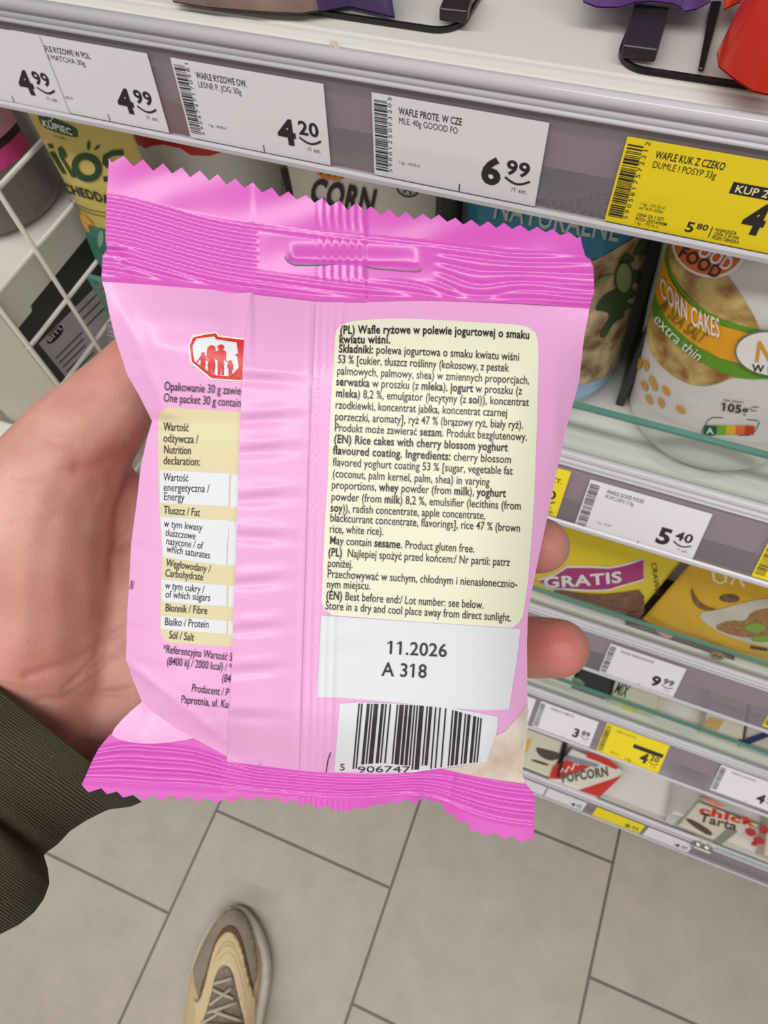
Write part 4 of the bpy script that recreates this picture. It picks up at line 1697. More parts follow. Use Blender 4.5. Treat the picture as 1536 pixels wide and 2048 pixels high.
class Back:
    def px(self, x, y):
        return (x, y)

    def P(self, u, v, off=0):
        xl, xr, yt, yb = fL(v), fR(v), fT(u), fB(u)
        s = min(1, max(0, (u - xl) / max(1, xr - xl)))
        t = min(1, max(0, (v - yt) / max(1, yb - yt)))
        e = (1 - abs(2 * s - 1) ** 3) * (1 - abs(2 * t - 1) ** 5)
        return at_D(u, v, plane_d(u, v) + .0006 + .0095 * e)


mb = MB()
patch(mb, Back(), body_out, 0, M_pink, step=16, px=False)
mb.build('film_front_side', M_pink, packet, smooth=True, fix=False)

mb = MB()
top_out = top_zig + seal_right + seal_low[::-1][1:-1] + seal_left
patch(mb, S_top, top_out, 0, M_mag, step=3.4, px=False)
mb.build('top_seal', M_mag, packet, smooth=True, fix=False)
# grey slivers painted on the seal for the dark view through the hanging cut
mb = MB()
patch(mb, S_top, [(570, 510), (574, 520), (586, 527), (640, 528), (680, 527), (640, 530.5), (590, 531.5), (577, 526), (569, 517)], .0003, None, px=False)
patch(mb, S_top, [(722, 531), (760, 536), (815, 541), (836, 540), (842, 533), (842, 541), (834, 544), (790, 541), (745, 537)], .0003, None, px=False)
mb.build('hanging_slot', mat('slot_backdrop_grey', (110, 112, 106), .6), packet, fix=False)

bot_zig = B1([(97, 543), (165, 520), (195, 552), (250, 538), (280, 570), (350, 553), (385, 592), (440, 555), (478, 590), (535, 555), (580, 590), (630, 562),
              (672, 597), (728, 570), (770, 603), (820, 575), (855, 597), (908, 563), (948, 590), (1003, 563), (1045, 590), (1092, 563), (1137, 602), (1185, 580)]) + \
    B2([(10, 1160), (50, 1137), (105, 1173), (155, 1155), (210, 1190), (245, 1182), (290, 1192), (335, 1165), (370, 1178), (450, 1145), (490, 1152), (540, 1130),
        (580, 1148), (632, 1115), (675, 1147), (735, 1107), (780, 1135), (825, 1128), (870, 1205), (897, 1198), (945, 1255), (987, 1250), (1010, 1312), (1050, 1308),
        (1105, 1337), (1150, 1315), (1205, 1357), (1250, 1335), (1310, 1375), (1355, 1350), (1380, 1362)])
bot_out = [(163, 1569)] + bot_zig + [(1069, 1596), (1066, 1584), (1054, 1570)] + low_line[::-1][1:-1] + [(455, 1520), (440, 1500), (372, 1468), (336, 1476), (299, 1480), (261, 1478), (231, 1470), (221, 1468), (197, 1497), (185, 1520), (172, 1550)]
mb = MB()
patch(mb, S_bot, bot_out, 0, M_mag, step=3.0, px=False)
mb.build('bottom_seal', M_mag, packet, smooth=True, fix=False)


class Gus:
    def px(self, x, y):
        return (x, y)

    def P(self, u, v, off=0):
        t = min(1, max(0, (v - 1395) / 88))
        dep = .0010 + .0034 * (1 - t) ** 1.2 + .0016 * gs(u - 300 - (1440 - v) * .35, 22) * (1 - t * .6)
        return at_D(u, v, plane_d(u, v) + dep - off)


mb = MB()
patch(mb, Gus(), chaikin([(300, 1390), (250, 1432), (221, 1466), (231, 1477), (261, 1485), (299, 1488), (340, 1485), (385, 1478), (400, 1470), (340, 1430)], 1), 0, M_pink, step=5, px=False)
mb.build('side_gusset', M_pink, packet, smooth=True, fix=False)

flap_out = [(flap_x(y), y) for y in np.linspace(589, 1523, 40)] + [(518, 1531), (598, 1540), (605, 1300), (618, 900), (630, 603), (560, 595)]
mb = MB()
patch(mb, S_flap, flap_out, 0, M_pink, step=4.6, px=False)
mb.build('overlap_flap', M_pink, packet, smooth=True, fix=False)

# printed panels
T1 = lambda q: sub(q, 620, 620, 3.072)
T2 = lambda q: sub(q, 620, 980, 3.072)
pan = chaikin([T1([(152, 180)])[0], T1([(165, 105)])[0], T1([(250, 62)])[0]], 2, False)
panel = T1([(150, 200), (153, 160), (165, 120), (190, 92), (230, 75), (290, 65), (450, 54), (620, 54), (850, 64), (1100, 80), (1260, 88), (1340, 104), (1385, 140), (1403, 190), (1405, 300), (1395, 700), (1378, 1150)]) + \
    T2([(1368, 200), (1340, 560), (1320, 700), (1308, 770), (1285, 815), (1240, 848), (1150, 842), (700, 812), (300, 782), (140, 770), (95, 738), (70, 690), (76, 560), (95, 160), (110, -60)]) + T1([(122, 700), (136, 430)])
mb = MB()
patch(mb, S_body, panel, .00018, M_pcream, step=5.0, px=False)
mb.build('ingredients_panel', M_pcream, packet, smooth=True, fix=False)
mb = MB()
patch(mb, S_body, B2([(125, 32), (300, 45), (700, 72), (1303, 112), (1280, 300), (1235, 587), (1100, 592), (900, 580), (700, 560), (500, 540), (370, 528), (235, 518), (100, 515), (112, 280)]), .00030, M_pwhite, step=4.0, px=False)
mb.build('date_panel', M_pwhite, packet, smooth=True, fix=False)
mb = MB()
patch(mb, S_body, B2([(236, 552), (345, 545), (520, 550), (700, 558), (870, 573), (1000, 598), (1172, 630), (1165, 700), (1158, 740), (1100, 898), (1000, 912), (830, 936), (740, 948), (660, 960), (480, 962), (203, 955), (218, 770)]), .00026, M_pwhite, step=5.0, px=False)
mb.build('barcode_panel', M_pwhite, packet, smooth=True, fix=False)
mb = MB()
patch(mb, S_body, B2([(1345, 555), (1345, 700), (1328, 850), (1312, 965), (1330, 1030), (1200, 1012), (1050, 982), (915, 955), (850, 938), (990, 915), (1100, 898), (1158, 742), (1215, 715), (1280, 640)]), .00024, None, step=5.0, px=False)
mb.build('rice_cake_picture', mat('print_rice_cake', (232, 222, 208), .36, noise=(110, (190, 166, 146), .5, 4)), packet, smooth=True, fix=False)

# barcode
mb = MB()
widths = [1, 1, 1, 3, 2, 1, 1, 1, 3, 2, 2, 1, 1, 2, 1, 4, 1, 1, 3, 1, 2, 1, 2, 1, 1, 1, 1, 1, 3, 2, 1, 1, 2, 2, 1, 2, 1, 3, 1, 4, 1, 1, 2, 1, 2, 2, 1, 1, 2, 2, 2, 1, 1, 1, 1]
tot = sum(widths)
acc = 0
ftop = itp([(345, 547), (520, 550), (700, 558), (870, 576), (960, 602), (1075, 634)])
fbot = itp([(310, 940), (480, 925), (660, 945), (760, 940), (830, 930), (1000, 905), (1050, 900)])
for k, w in enumerate(widths):
    if k % 2 == 0:
        a, b = acc / tot, (acc + w * 1.04) / tot
        q = []
        for s in (a, b):
            xt, xb = 345 + s * 730, 310 + s * 740
            yb_ = fbot(xb) - (0 if k in (0, 2, 26, 28, 52, 54) or s > .62 else 22)
            q.append(((xt, ftop(xt) + 6), (xb, yb_)))
        (t0, l0), (t1, l1) = q
        n = 10
        V = []
        for i in range(n + 1):
            f = i / n
            for (t, l) in ((t0, l0), (t1, l1)):
                p = B2([(t[0] + (l[0] - t[0]) * f, t[1] + (l[1] - t[1]) * f)])[0]
                V.append(S_body.P(p[0], p[1], .0005))
        mb.add(V, [(2 * i, 2 * i + 1, 2 * i + 3, 2 * i + 2) for i in range(n)])
    acc += w
text(mb, S_body, '5', *B2([(232, 948), (268, 949)]), 13, .0005, px=False if False else True)
text(mb, S_body, '906747', *B2([(338, 962), (652, 962)]), 12, .0005, bend=-1)
mb.build('barcode', M_pink_ink, packet, fix=False)

# ingredients lettering
mb = MB()
BD = .017
O = .00042
rows = [
    (T1, (183, 147), (1350, 178), [('(PL) Wafle ryżowe w polewie jogurtowej o smaku', BD)], -5),
    (T1, (178, 203), (495, 205), [('kwiatu wiśni.', BD)], 0),
    (T1, (175, 260), (1287, 312), [('Składniki:', BD), (' polewa jogurtowa o smaku kwiatu wiśni', 0)], -2),
    (T1, (168, 325), (1220, 378), [('53 % [cukier, tłuszcz roślinny (kokosowy, z pestek', 0)], 0),
    (T1, (163, 395), (1348, 455), [('palmowych, palmowy, shea) w zmiennych proporcjach,', 0)], 0),
    (T1, (158, 462), (1303, 520), [('serwatka', BD), (' w proszku (z ', 0), ('mleka', BD), ('), ', 0), ('jogurt', BD), (' w proszku (z', 0)], 0),
    (T1, (157, 533), (1345, 590), [('mleka', BD), (') 8,2 %, emulgator (lecytyny (z ', 0), ('soi', BD), (')), koncentrat', 0)], 0),
    (T1, (153, 605), (1213, 655), [('rzodkiewki, koncentrat jabłka, koncentrat czarnej', 0)], 0),
    (T1, (150, 677), (1312, 730), [('porzeczki, aromaty], ryż 47 % (brązowy ryż, biały ryż).', 0)], 0),
    (T1, (148, 745), (1335, 803), [('Produkt może zawierać ', 0), ('sezam', BD), ('. Produkt bezglutenowy.', 0)], 0),
    (T1, (145, 815), (1215, 868), [('(EN) Rice cakes with cherry blossom yoghurt', BD)], 0),
    (T1, (140, 885), (1237, 942), [('flavoured coating. Ingredients:', BD), (' cherry blossom', 0)], 0),
    (T1, (138, 957), (1245, 1012), [('flavored yoghurt coating 53 % [sugar, vegetable fat', 0)], 0),
    (T1, (136, 1027), (1103, 1080), [('(coconut, palm kernel, palm, shea) in varying', 0)], 0),
    (T1, (131, 1097), (1203, 1150), [('proportions, ', 0), ('whey', BD), (' powder (from ', 0), ('milk', BD), ('), ', 0), ('yoghurt', BD)], 0),
    (T2, (128, 63), (1298, 122), [('powder (from ', 0), ('milk', BD), (') 8,2 %, emulsifier (lecithins (from', 0)], 0),
    (T2, (124, 132), (1078, 180), [('soy', BD), (')), radish concentrate, apple concentrate,', 0)], 0),
    (T2, (121, 193), (1292, 258), [('blackcurrant concentrate, flavorings], rice 47 % (brown', 0)], 0),
    (T2, (118, 262), (452, 278), [('rice, white rice).', 0)], 0),
    (T2, (118, 332), (1012, 385), [('May contain ', 0), ('sesame', BD), ('. Product gluten free.', 0)], 0),
    (T2, (110, 405), (1228, 468), [('(PL)', BD), ('  Najlepiej spożyć przed końcem:/ Nr partii: patrz', 0)], 0),
    (T2, (106, 472), (263, 480), [('poniżej.', 0)], 0),
    (T2, (104, 538), (1275, 602), [('Przechowywać w suchym, chłodnym i nienasłonecznio-', 0)], 0),
    (T2, (100, 602), (372, 612), [('nym miejscu.', 0)], 0),
    (T2, (97, 670), (1067, 730), [('(EN)', BD), (' Best before end:/ Lot number: see below.', 0)], 0),
    (T2, (92, 733), (1237, 808), [('Store in a dry and cool place away from direct sunlight.', 0)], 0),
]
for f, a, b, runs, bend in rows:
    runs = [(s, w + .006) for s, w in runs]
    text(mb, S_body, runs, f([a])[0], f([b])[0], 16.2, O, bend=bend)
mb.build('ingredients_lettering', M_pink_ink, packet, fix=False)
mb = MB()
text(mb, S_body, [('11.2026', .012)], *B2([(508, 258), (870, 278)]), 25.5, .0005)
mb.build('date_lettering', M_pink_ink, packet, fix=False)
mb = MB()
text(mb, S_body, [('A 318', .012)], *B2([(482, 388), (750, 402)]), 26.5, .0005)
mb.build('lot_lettering', M_pink_ink, packet, fix=False)
mb = MB()
stroke(mb, S_body, [(661, 1505), (656, 1520), (652, 1545)], 2.0, .0005)
mb.build('fold_mark', M_pink_ink, packet, fix=False)

# nutrition table
C3 = lambda q: sub(q, 200, 640, 4.8)
C4 = lambda q: sub(q, 230, 1040, 5.1207)
fx = lambda y: flap_x(y) + 5
tab = C3([(558, 960), (570, 910), (600, 868), (640, 846), (690, 840), (1000, 858)]) + [(fx(823), 823.5)] + [(fx(y), y) for y in (900, 1000, 1100, 1200, 1290)] + C4([(1200, 1298), (800, 1275), (570, 1258), (510, 1225), (470, 1170), (462, 1100), (468, 700), (482, 400), (470, 100)]) + C3([(575, 1900), (560, 1500), (556, 1200)])
mb = MB()
patch(mb, S_body, tab, .00018, M_ptan, step=6, px=False)
mb.build('nutrition_panel', M_ptan, packet, smooth=True, fix=False)
mb = MB()
cells = [C3([(575, 1440), (900, 1457), (1245, 1475), (1240, 1630), (1235, 1790), (900, 1772), (577, 1757)]), C3([(1262, 1482), (1345, 1487), (1330, 1800), (1250, 1797)]),
         C3([(580, 1890), (1245, 1926)]) + C4([(1150, 240), (1138, 465), (800, 422), (495, 377), (480, 200)]), C4([(1172, 14), (1260, 16), (1235, 470), (1152, 467)]),
         C4([(474, 605), (800, 640), (1148, 672), (1145, 882), (800, 862), (483, 834)]), C4([(1165, 674), (1235, 678), (1228, 893), (1160, 888)]),
         C4([(475, 978), (1148, 1032), (1140, 1166), (800, 1142), (474, 1114)]), C4([(1162, 1034), (1225, 1036), (1218, 1175), (1155, 1168)])]
for c in cells:
    patch(mb, S_body, c, .00030, M_pwhite, step=8, px=False)
mb.build('table_cells', M_pwhite, packet, smooth=True, fix=False)
mb = MB()
for f, a, b, s, cap in [
        (C3, (612, 672), (1350, 718), 'Opakowanie 30 g zawie', 15.5), (C3, (605, 783), (1352, 835), 'One packet 30 g contain', 15.5),
        (C3, (607, 1062), (850, 1070), 'Wartość', 15.2), (C3, (605, 1170), (940, 1185), 'odżywcza /', 15.2), (C3, (607, 1280), (873, 1290), 'Nutrition', 15.2), (C3, (605, 1385), (960, 1398), 'declaration:', 15.2),
        (C3, (607, 1543), (848, 1552), 'Wartość', 14.2), (C3, (607, 1640), (1048, 1656), 'energetyczna /', 14.2), (C3, (607, 1728), (808, 1738), 'Energy', 14.2), (C3, (607, 1858), (955, 1884), 'Tłuszcz / Fat', 14.2),
        (C4, (498, 68), (890, 112), 'w tym kwasy', 13), (C4, (512, 162), (823, 200), 'tłuszczowe', 13), (C4, (518, 248), (893, 297), 'nasycone / of', 13), (C4, (525, 328), (970, 397), 'which saturates', 13),
        (C4, (518, 473), (972, 540), 'Węglowodany /', 13.6), (C4, (508, 577), (900, 620), 'Carbohydrate', 13.6), (C4, (510, 703), (912, 747), 'w tym cukry /', 13), (C4, (512, 793), (975, 832), 'of which sugars', 13),
        (C4, (510, 935), (943, 966), 'Błonnik / Fibre', 14), (C4, (505, 1077), (960, 1106), 'Białko / Protein', 14), (C4, (548, 1213), (805, 1240), 'Sól / Salt', 14),
        (C4, (487, 1358), (1200, 1445), '*Referencyjna Wartość S', 14.2), (C4, (525, 1482), (1190, 1552), '(8400 kJ / 2000 kcal) / *', 14.2), (C4, (1088, 1655), (1180, 1668), '(84', 14.2),
        (C4, (778, 1758), (1160, 1808), 'Producent / P', 14.2), (C4, (670, 1875), (1160, 1928), 'Paprotnia, ul. Ku', 14.2)]:
    text(mb, S_body, [(s, .004)], f([a])[0], f([b])[0], cap * 1.1, O)
text(mb, S_body, 'N', (257, 1178), (264, 1180), 19, O)
mb.build('nutrition_lettering', M_pink_ink, packet, fix=False)

# map emblem with a family
mb = MB()
patch(mb, S_body, C3([(868, 185), (885, 150), (1000, 125), (1118, 112), (1145, 148), (1392, 178), (1380, 590), (1065, 573), (868, 408), (845, 250)]), .00018, None, step=6, px=False)
mb.build('emblem_border', mat('print_pale_halo', (244, 226, 214), .36), packet, smooth=True, fix=False)
mb = MB()
patch(mb, S_body, C3([(882, 195), (895, 168), (1000, 142), (1110, 127), (1135, 162), (1394, 192), (1376, 578), (1070, 558), (882, 400), (860, 250)]), .00028, M_pred, step=6, px=False)
mb.build('emblem_map', M_pred, packet, smooth=True, fix=False)
mb = MB()
patch(mb, S_body, C3([(912, 205), (925, 180), (1010, 168), (1098, 158), (1115, 186), (1200, 198), (1310, 215), (1325, 318), (1290, 336), (1315, 348), (1332, 455), (1262, 530), (1240, 540), (1120, 532), (1050, 500), (905, 392), (888, 252)]), .00036, M_pwhite, step=6, px=False)
mb.build('emblem_field', M_pwhite, packet, smooth=True, fix=False)
mb = MB()


def figure(cx, top, bot, w, skirt=False):
    h = bot - top
    patch(mb, S_body, C3(ellipse(cx, top + h * .09, w * .32, h * .09, 16)), .00046, None, px=False)
    o = [(cx - w * .12, top + h * .15), (cx - w * .5, top + h * .24), (cx - w * .45, top + h * .5), (cx - w * .30, top + h * .5), (cx - w * (.42 if skirt else .3), top + h * .72),
         (cx - w * .28, bot), (cx - w * .04, bot), (cx, top + h * .66), (cx + w * .06, bot), (cx + w * .28, bot), (cx + w * (.42 if skirt else .3), top + h * .72),
         (cx + w * .30, top + h * .5), (cx + w * .45, top + h * .5), (cx + w * .5, top + h * .24), (cx + w * .12, top + h * .15)]
    patch(mb, S_body, C3(o), .00044, None, px=False)


figure(988, 308, 470, 62, True)
figure(1070, 242, 512, 92, True)
figure(1160, 234, 530, 104)
figure(1250, 384, 545, 60)
for a, b in (((965, 360), (930, 405)), ((1010, 360), (1030, 395)), ((1190, 370), (1230, 410)), ((1268, 425), (1275, 480))):
    stroke(mb, S_body, C3([a, b]), 2.2, .00046)
patch(mb, S_body, C3([(1020, 350), (1032, 262), (1068, 240), (1105, 256), (1110, 300), (1095, 330), (1045, 345)]), .00045, None, px=False)
mb.build('emblem_figures', M_pred, packet, fix=False)


# ------------------------------------------------------------------ the person: hand, forearm and sleeve
def cam_pt(p):
    return Vector(at_D(*p))


def capsule_chain(bm, chain):
    """chain of (px, py, depth, radius in photo pixels at that depth): tapered solid links"""
    for a, b in zip(chain[:-1], chain[1:]):
        tmp = bmesh.new()
        pts = []
        for q in (a, b):
            c = cam_pt(q[:3])
            r = q[3] * q[2] / F
            sq = q[4] if len(q) > 4 else 1.0
            for i in range(9):
                th = pi * i / 8
                for j in range(16):
                    ph = 2 * pi * j / 16
                    off = np.array([sin(th) * cos(ph), cos(th) * sq, sin(th) * sin(ph)]) * r
                    pts.append(c + Vector(R @ off))
        for p in pts:
            tmp.verts.new(p)
        g = bmesh.ops.convex_hull(tmp, input=tmp.verts)
        dead = [e for e in g['geom_interior'] if isinstance(e, bmesh.types.BMVert)]
        bmesh.ops.delete(tmp, geom=dead, context='VERTS')
        me = bpy.data.meshes.new('tmp')
        tmp.to_mesh(me)
        tmp.free()
        bm.from_mesh(me)
        bpy.data.meshes.remove(me)


hb = bmesh.new()
D = .226
# forearm and wrist
capsule_chain(hb, [(-330, 1900, .236, 190, .8), (-90, 1640, .230, 178, .75), (60, 1470, .227, 165, .62), (140, 1400, .226, 150, .55)])
# ball of the thumb and thumb
capsule_chain(hb, [(70, 1420, .222, 150, .85), (62, 1240, .219, 158), (62, 1120, .217, 150), (95, 985, .216, 134), (160, 880, .217, 108), (245, 782, .219, 82), (330, 700, .222, 76), (400, 640, .224, 78), (455, 590, .224, 60)])
# palm: wrist to the finger roots
capsule_chain(hb, [(130, 1400, D, 140, .62), (300, 1180, .232, 118, .55), (420, 1060, .236, 92, .6)])
capsule_chain(hb, [(140, 1420, D, 140, .62), (320, 1240, .232, 120, .5), (460, 1150, .236, 88, .6)])
capsule_chain(hb, [(150, 1440, D, 130, .66), (310, 1320, .231, 118, .55), (460, 1260, .235, 84, .6)])
capsule_chain(hb, [(170, 1450, .225, 112, .7), (310, 1390, .229, 104, .6), (440, 1370, .234, 78, .65)])
# web between thumb and forefinger
capsule_chain(hb, [(130, 1010, .226, 92, .5), (215, 1020, .230, 74, .55), (330, 1030, .236, 66, .6)])
capsule_chain(hb, [(190, 965, .226, 74, .6), (245, 1000, .230, 62, .6)])
# four fingers behind the packet; the middle and ring fingertips come round its right edge
capsule_chain(hb, [(420, 1050, .237, 82), (620, 960, .238, 74), (800, 925, .236, 66), (930, 910, .230, 58)])
capsule_chain(hb, [(460, 1140, .237, 84), (700, 1075, .240, 74), (880, 1070, .236, 68), (1000, 1082, .224, 64), (1082, 1092, .210, 58.5)])
capsule_chain(hb, [(450, 1260, .236, 82), (700, 1270, .239, 72), (890, 1280, .235, 66), (1020, 1292, .222, 63), (1119, 1296, .209, 61.5)])
capsule_chain(hb, [(440, 1370, .235, 76), (640, 1400, .237, 64), (790, 1420, .233, 58), (900, 1430, .226, 52)])
hm = bpy.data.meshes.new('person')
hb.to_mesh(hm)
hb.free()
ho = bpy.data.objects.new('person', hm)
COL.objects.link(ho)
md = ho.modifiers.new('r', 'REMESH')
md.mode = 'VOXEL'
md.voxel_size = .00105
md.use_smooth_shade = True
md = ho.modifiers.new('s', 'SMOOTH')
md.factor, md.iterations = .5, 22
dg_ = bpy.context.evaluated_depsgraph_get()
nm = bpy.data.meshes.new_from_object(ho.evaluated_get(dg_))
ho.modifiers.clear()
ho.data = nm
nm.name = 'person'
co = np.empty(len(nm.vertices) * 3)
nm.vertices.foreach_get('co', co)
co = co.reshape(-1, 3)
no = np.empty(len(nm.vertices) * 3)
nm.vertices.foreach_get('normal', no)
no = no.reshape(-1, 3)
vx, vy, vd = to_px(co)
facing = (no * (CAM - co)).sum(1) / np.linalg.norm(CAM - co, axis=1)
H7 = lambda q: sub(q, 0, 680, 2.497)
H6 = lambda q: sub(q, 0, 1300, 3.413)
creases = [  # (points in the photo, width px, depth m)
    (H7([(0, 768), (140, 775), (300, 800), (420, 812)]), 5, .00035), (H7([(0, 905), (150, 908), (330, 902)]), 5, .0004), (H7([(0, 672), (200, 690), (330, 640), (520, 640)]), 8, .0004),
    (H7([(660, 545), (600, 560), (540, 610), (470, 640), (350, 640)]), 16, .0012), (H7([(620, 580), (560, 660), (540, 740)]), 14, .0009),
    (H7([(230, 490), (300, 525), (420, 520)]), 6, .00035), (H7([(480, 700), (500, 760), (470, 800)]), 12, .0005),
    (H7([(640, 1430), (520, 1500), (400, 1590), (260, 1640), (60, 1700)]), 9, .0011), (H7([(520, 1510), (450, 1620), (360, 1700), (300, 1760)]), 5, .0007),
    (H7([(625, 1570), (520, 1640), (400, 1740), (300, 1790)]), 5, .0006), (H7([(700, 1730), (560, 1760), (420, 1770), (270, 1790), (130, 1800)]), 6, .0008),
    (H6([(960, 330), (760, 290), (540, 310), (300, 350)]), 6, .0005), (H6([(860, 20), (640, 110), (420, 280)]), 5, .0006), (H6([(560, 380), (600, 480), (640, 570)]), 10, .0006),
    (H6([(700, 60), (620, 130), (600, 200)]), 4, .0004), (H7([(640, 780), (660, 900), (640, 1000)]), 10, .0006)]
disp = np.zeros(len(co))
for pts, w, dep in creases:
    pts = chaikin(pts, 2, False)
    best = np.full(len(co), 1e9)
    for a, b in zip(pts[:-1], pts[1:]):
        ax, ay, bx, by = a[0], a[1], b[0], b[1]
        L2 = (bx - ax) ** 2 + (by - ay) ** 2 + 1e-9
        t = np.clip(((vx - ax) * (bx - ax) + (vy - ay) * (by - ay)) / L2, 0, 1)
        best = np.minimum(best, (vx - ax - t * (bx - ax)) ** 2 + (vy - ay - t * (by - ay)) ** 2)
    disp -= .62 * dep * np.exp(-best / w ** 2)
disp *= np.clip(facing * 3, 0, 1)
rngn = [rnd_noise(s) for s in (91, 92)]
disp += np.array([.00028 * rngn[0](p[0] * 1.2, p[1] * 1.2 + p[2]) for p in co])
co = co + no * disp[:, None]
nm.vertices.foreach_set('co', co.ravel())
nm.polygons.foreach_set('use_smooth', [True] * len(nm.polygons))
nm.update()
# natural redness of the skin: fingertips, thumb web and creases
red = np.zeros(len(co))
for (cx, cy, rx, ry, a) in ((1085, 1095, 70, 70, .5), (1120, 1296, 90, 80, .75), (250, 905, 70, 70, .45), (205, 950, 110, 80, .4), (200, 720, 120, 90, .3), (110, 1200, 140, 120, .25), (60, 1330, 110, 80, .45), (150, 1450, 120, 60, .4)):
    red = np.maximum(red, a * np.exp(-((vx - cx) / rx) ** 2 - ((vy - cy) / ry) ** 2))
red = np.clip(red - disp * 130, 0, 1)
at_ = nm.attributes.new('redness', 'FLOAT', 'POINT')
at_.data.foreach_set('value', red.astype(np.float32))
ms = mat('skin', (206, 156, 134), .46, spec=.4, sss=.12)
nt = ms.node_tree
bs = nt.nodes['Principled BSDF']
tc = nt.nodes.new('ShaderNodeTexCoord')
n1 = nt.nodes.new('ShaderNodeTexNoise')
n1.inputs['Scale'].default_value = 75
n1.inputs['Detail'].default_value = 6
nt.links.new(tc.outputs['Object'], n1.inputs['Vector'])
rp = nt.nodes.new('ShaderNodeValToRGB')
rp.color_ramp.elements[0].position, rp.color_ramp.elements[1].position = .32, .70
rp.color_ramp.elements[0].color = lin((198, 141, 125))
rp.color_ramp.elements[1].color = lin((213, 163, 145))
nt.links.new(n1.outputs['Fac'], rp.inputs['Fac'])
ad = nt.nodes.new('ShaderNodeAttribute')
ad.attribute_name = 'redness'
mx = nt.nodes.new('ShaderNodeMix')
mx.data_type = 'RGBA'
mx.inputs['B'].default_value = lin((184, 86, 78))
nt.links.new(ad.outputs['Fac'], mx.inputs['Factor'])
nt.links.new(rp.outputs['Color'], mx.inputs['A'])
nt.links.new(mx.outputs['Result'], bs.inputs['Base Color'])
n2 = nt.nodes.new('ShaderNodeTexVoronoi')
n2.feature = 'DISTANCE_TO_EDGE'
n2.inputs['Scale'].default_value = 900
mpv = nt.nodes.new('ShaderNodeMapping')
mpv.inputs['Scale'].default_value = (1, .5, 1.3)
mpv.inputs['Rotation'].default_value = (.4, .3, .8)
nt.links.new(tc.outputs['Object'], mpv.inputs['Vector'])
nt.links.new(mpv.outputs['Vector'], n2.inputs['Vector'])
bp = nt.nodes.new('ShaderNodeBump')
bp.inputs['Strength'].default_value = .14
bp.inputs['Distance'].default_value = .0006
nt.links.new(n2.outputs['Distance'], bp.inputs['Height'])
nt.links.new(bp.outputs['Normal'], bs.inputs['Normal'])
nm.materials.clear()
nm.materials.append(ms)
tag(ho, 'person holding the pink packet on an open left hand, olive ribbed cuff', 'person')

# sleeve: rings given by the two silhouette points of the cloth
rings = [((-140, 1270), (281, 1602)), ((-170, 1300), (258, 1612)), ((-200, 1330), (214, 1617)), ((-225, 1362), (168, 1639)), ((-245, 1392), (136, 1659)), ((-262, 1418), (112, 1685)),
         ((-280, 1440), (84, 1707)), ((-300, 1452), (93, 1735)), ((-325, 1470), (97, 1766)), ((-355, 1490), (86, 1797)), ((-390, 1512), (66, 1824)), ((-425, 1540), (36, 1848)),
         ((-460, 1570), (0, 1866)), ((-560, 1660), (-110, 1925))]
vals = np.array([[a[0], a[1], b[0], b[1]] for a, b in rings], float)
NR, NS = 150, 96
tt = np.linspace(0, len(rings) - 1, NR)
vv = np.array([np.interp(tt, range(len(rings)), vals[:, k]) for k in range(4)]).T
# smooth along the arm
for _ in range(3):
    vv[1:-1] = (vv[:-2] + 2 * vv[1:-1] + vv[2:]) / 4
nzs = rnd_noise(17)
mb = MB()
V, Fc = [], []


def ring_pts(row, shrink, dep, i):
    a, b = row[:2], row[2:]
    c, e = (a + b) / 2, (b - a) / 2
    C0 = at_D(c[0], c[1], dep)
    E = (at_D(b[0], b[1], dep) - at_D(a[0], a[1], dep)) / 2 * shrink
    fw = ray(c[0], c[1]) * .037 * shrink
    out = []
    for k in range(NS):
        th = 2 * pi * k / NS
        fold = .0012 * nzs(th * .03, i * .0006) + .0016 * sin(th * 3 + i * .05) * (.2 + .8 * min(1, i / 60))
        bulge = 1 + (.06 * math.exp(-((i - 82) / 16) ** 2) - .07 * math.exp(-((i - 66) / 5) ** 2))
        d = E * cos(th) * 1.0 + fw * sin(th) * bulge
        rr = np.linalg.norm(d)
        out.append(C0 + d * (1 + (fold * abs(sin(th))) / rr))
    return out


rows_ = []
for i in (8, 3):
    rows_.append(ring_pts(vv[i], .93, .2285, i))
rows_.append(ring_pts(vv[0], .965, .2285, 0))
for i in range(NR):
    rows_.append(ring_pts(vv[i], 1.0, .2285 + .006 * i / NR, i))
for r_ in rows_:
    V += r_
for i in range(len(rows_) - 1):
    for k in range(NS):
        Fc.append((i * NS + k, i * NS + (k + 1) % NS, (i + 1) * NS + (k + 1) % NS, (i + 1) * NS + k))
Fc.append(tuple(range((len(rows_) - 1) * NS, len(rows_) * NS)))
mb.add(V, Fc)
mc = mat('olive_rib_knit', (66, 60, 34), .85, spec=.2)
nt = mc.node_tree
bs = nt.nodes['Principled BSDF']
bs.inputs['Sheen Weight'].default_value = .05
uvn = nt.nodes.new('ShaderNodeUVMap')
wv = nt.nodes.new('ShaderNodeTexWave')
wv.wave_type = 'BANDS'
wv.bands_direction = 'Y'
wv.inputs['Scale'].default_value = 26
wv.inputs['Distortion'].default_value = 2.4
wv.inputs['Detail'].default_value = 2
wv.inputs['Detail Scale'].default_value = 1.4
nt.links.new(uvn.outputs['UV'], wv.inputs['Vector'])
rp = nt.nodes.new('ShaderNodeValToRGB')
rp.color_ramp.elements[0].color = lin((40, 34, 16))
rp.color_ramp.elements[1].color = lin((78, 70, 38))
nt.links.new(wv.outputs['Fac'], rp.inputs['Fac'])
nt.links.new(rp.outputs['Color'], bs.inputs['Base Color'])
bp = nt.nodes.new('ShaderNodeBump')
bp.inputs['Strength'].default_value = .8
bp.inputs['Distance'].default_value = .0012
nt.links.new(wv.outputs['Fac'], bp.inputs['Height'])
nt.links.new(bp.outputs['Normal'], bs.inputs['Normal'])
so = mb.build('sleeve', mc, ho, smooth=True)
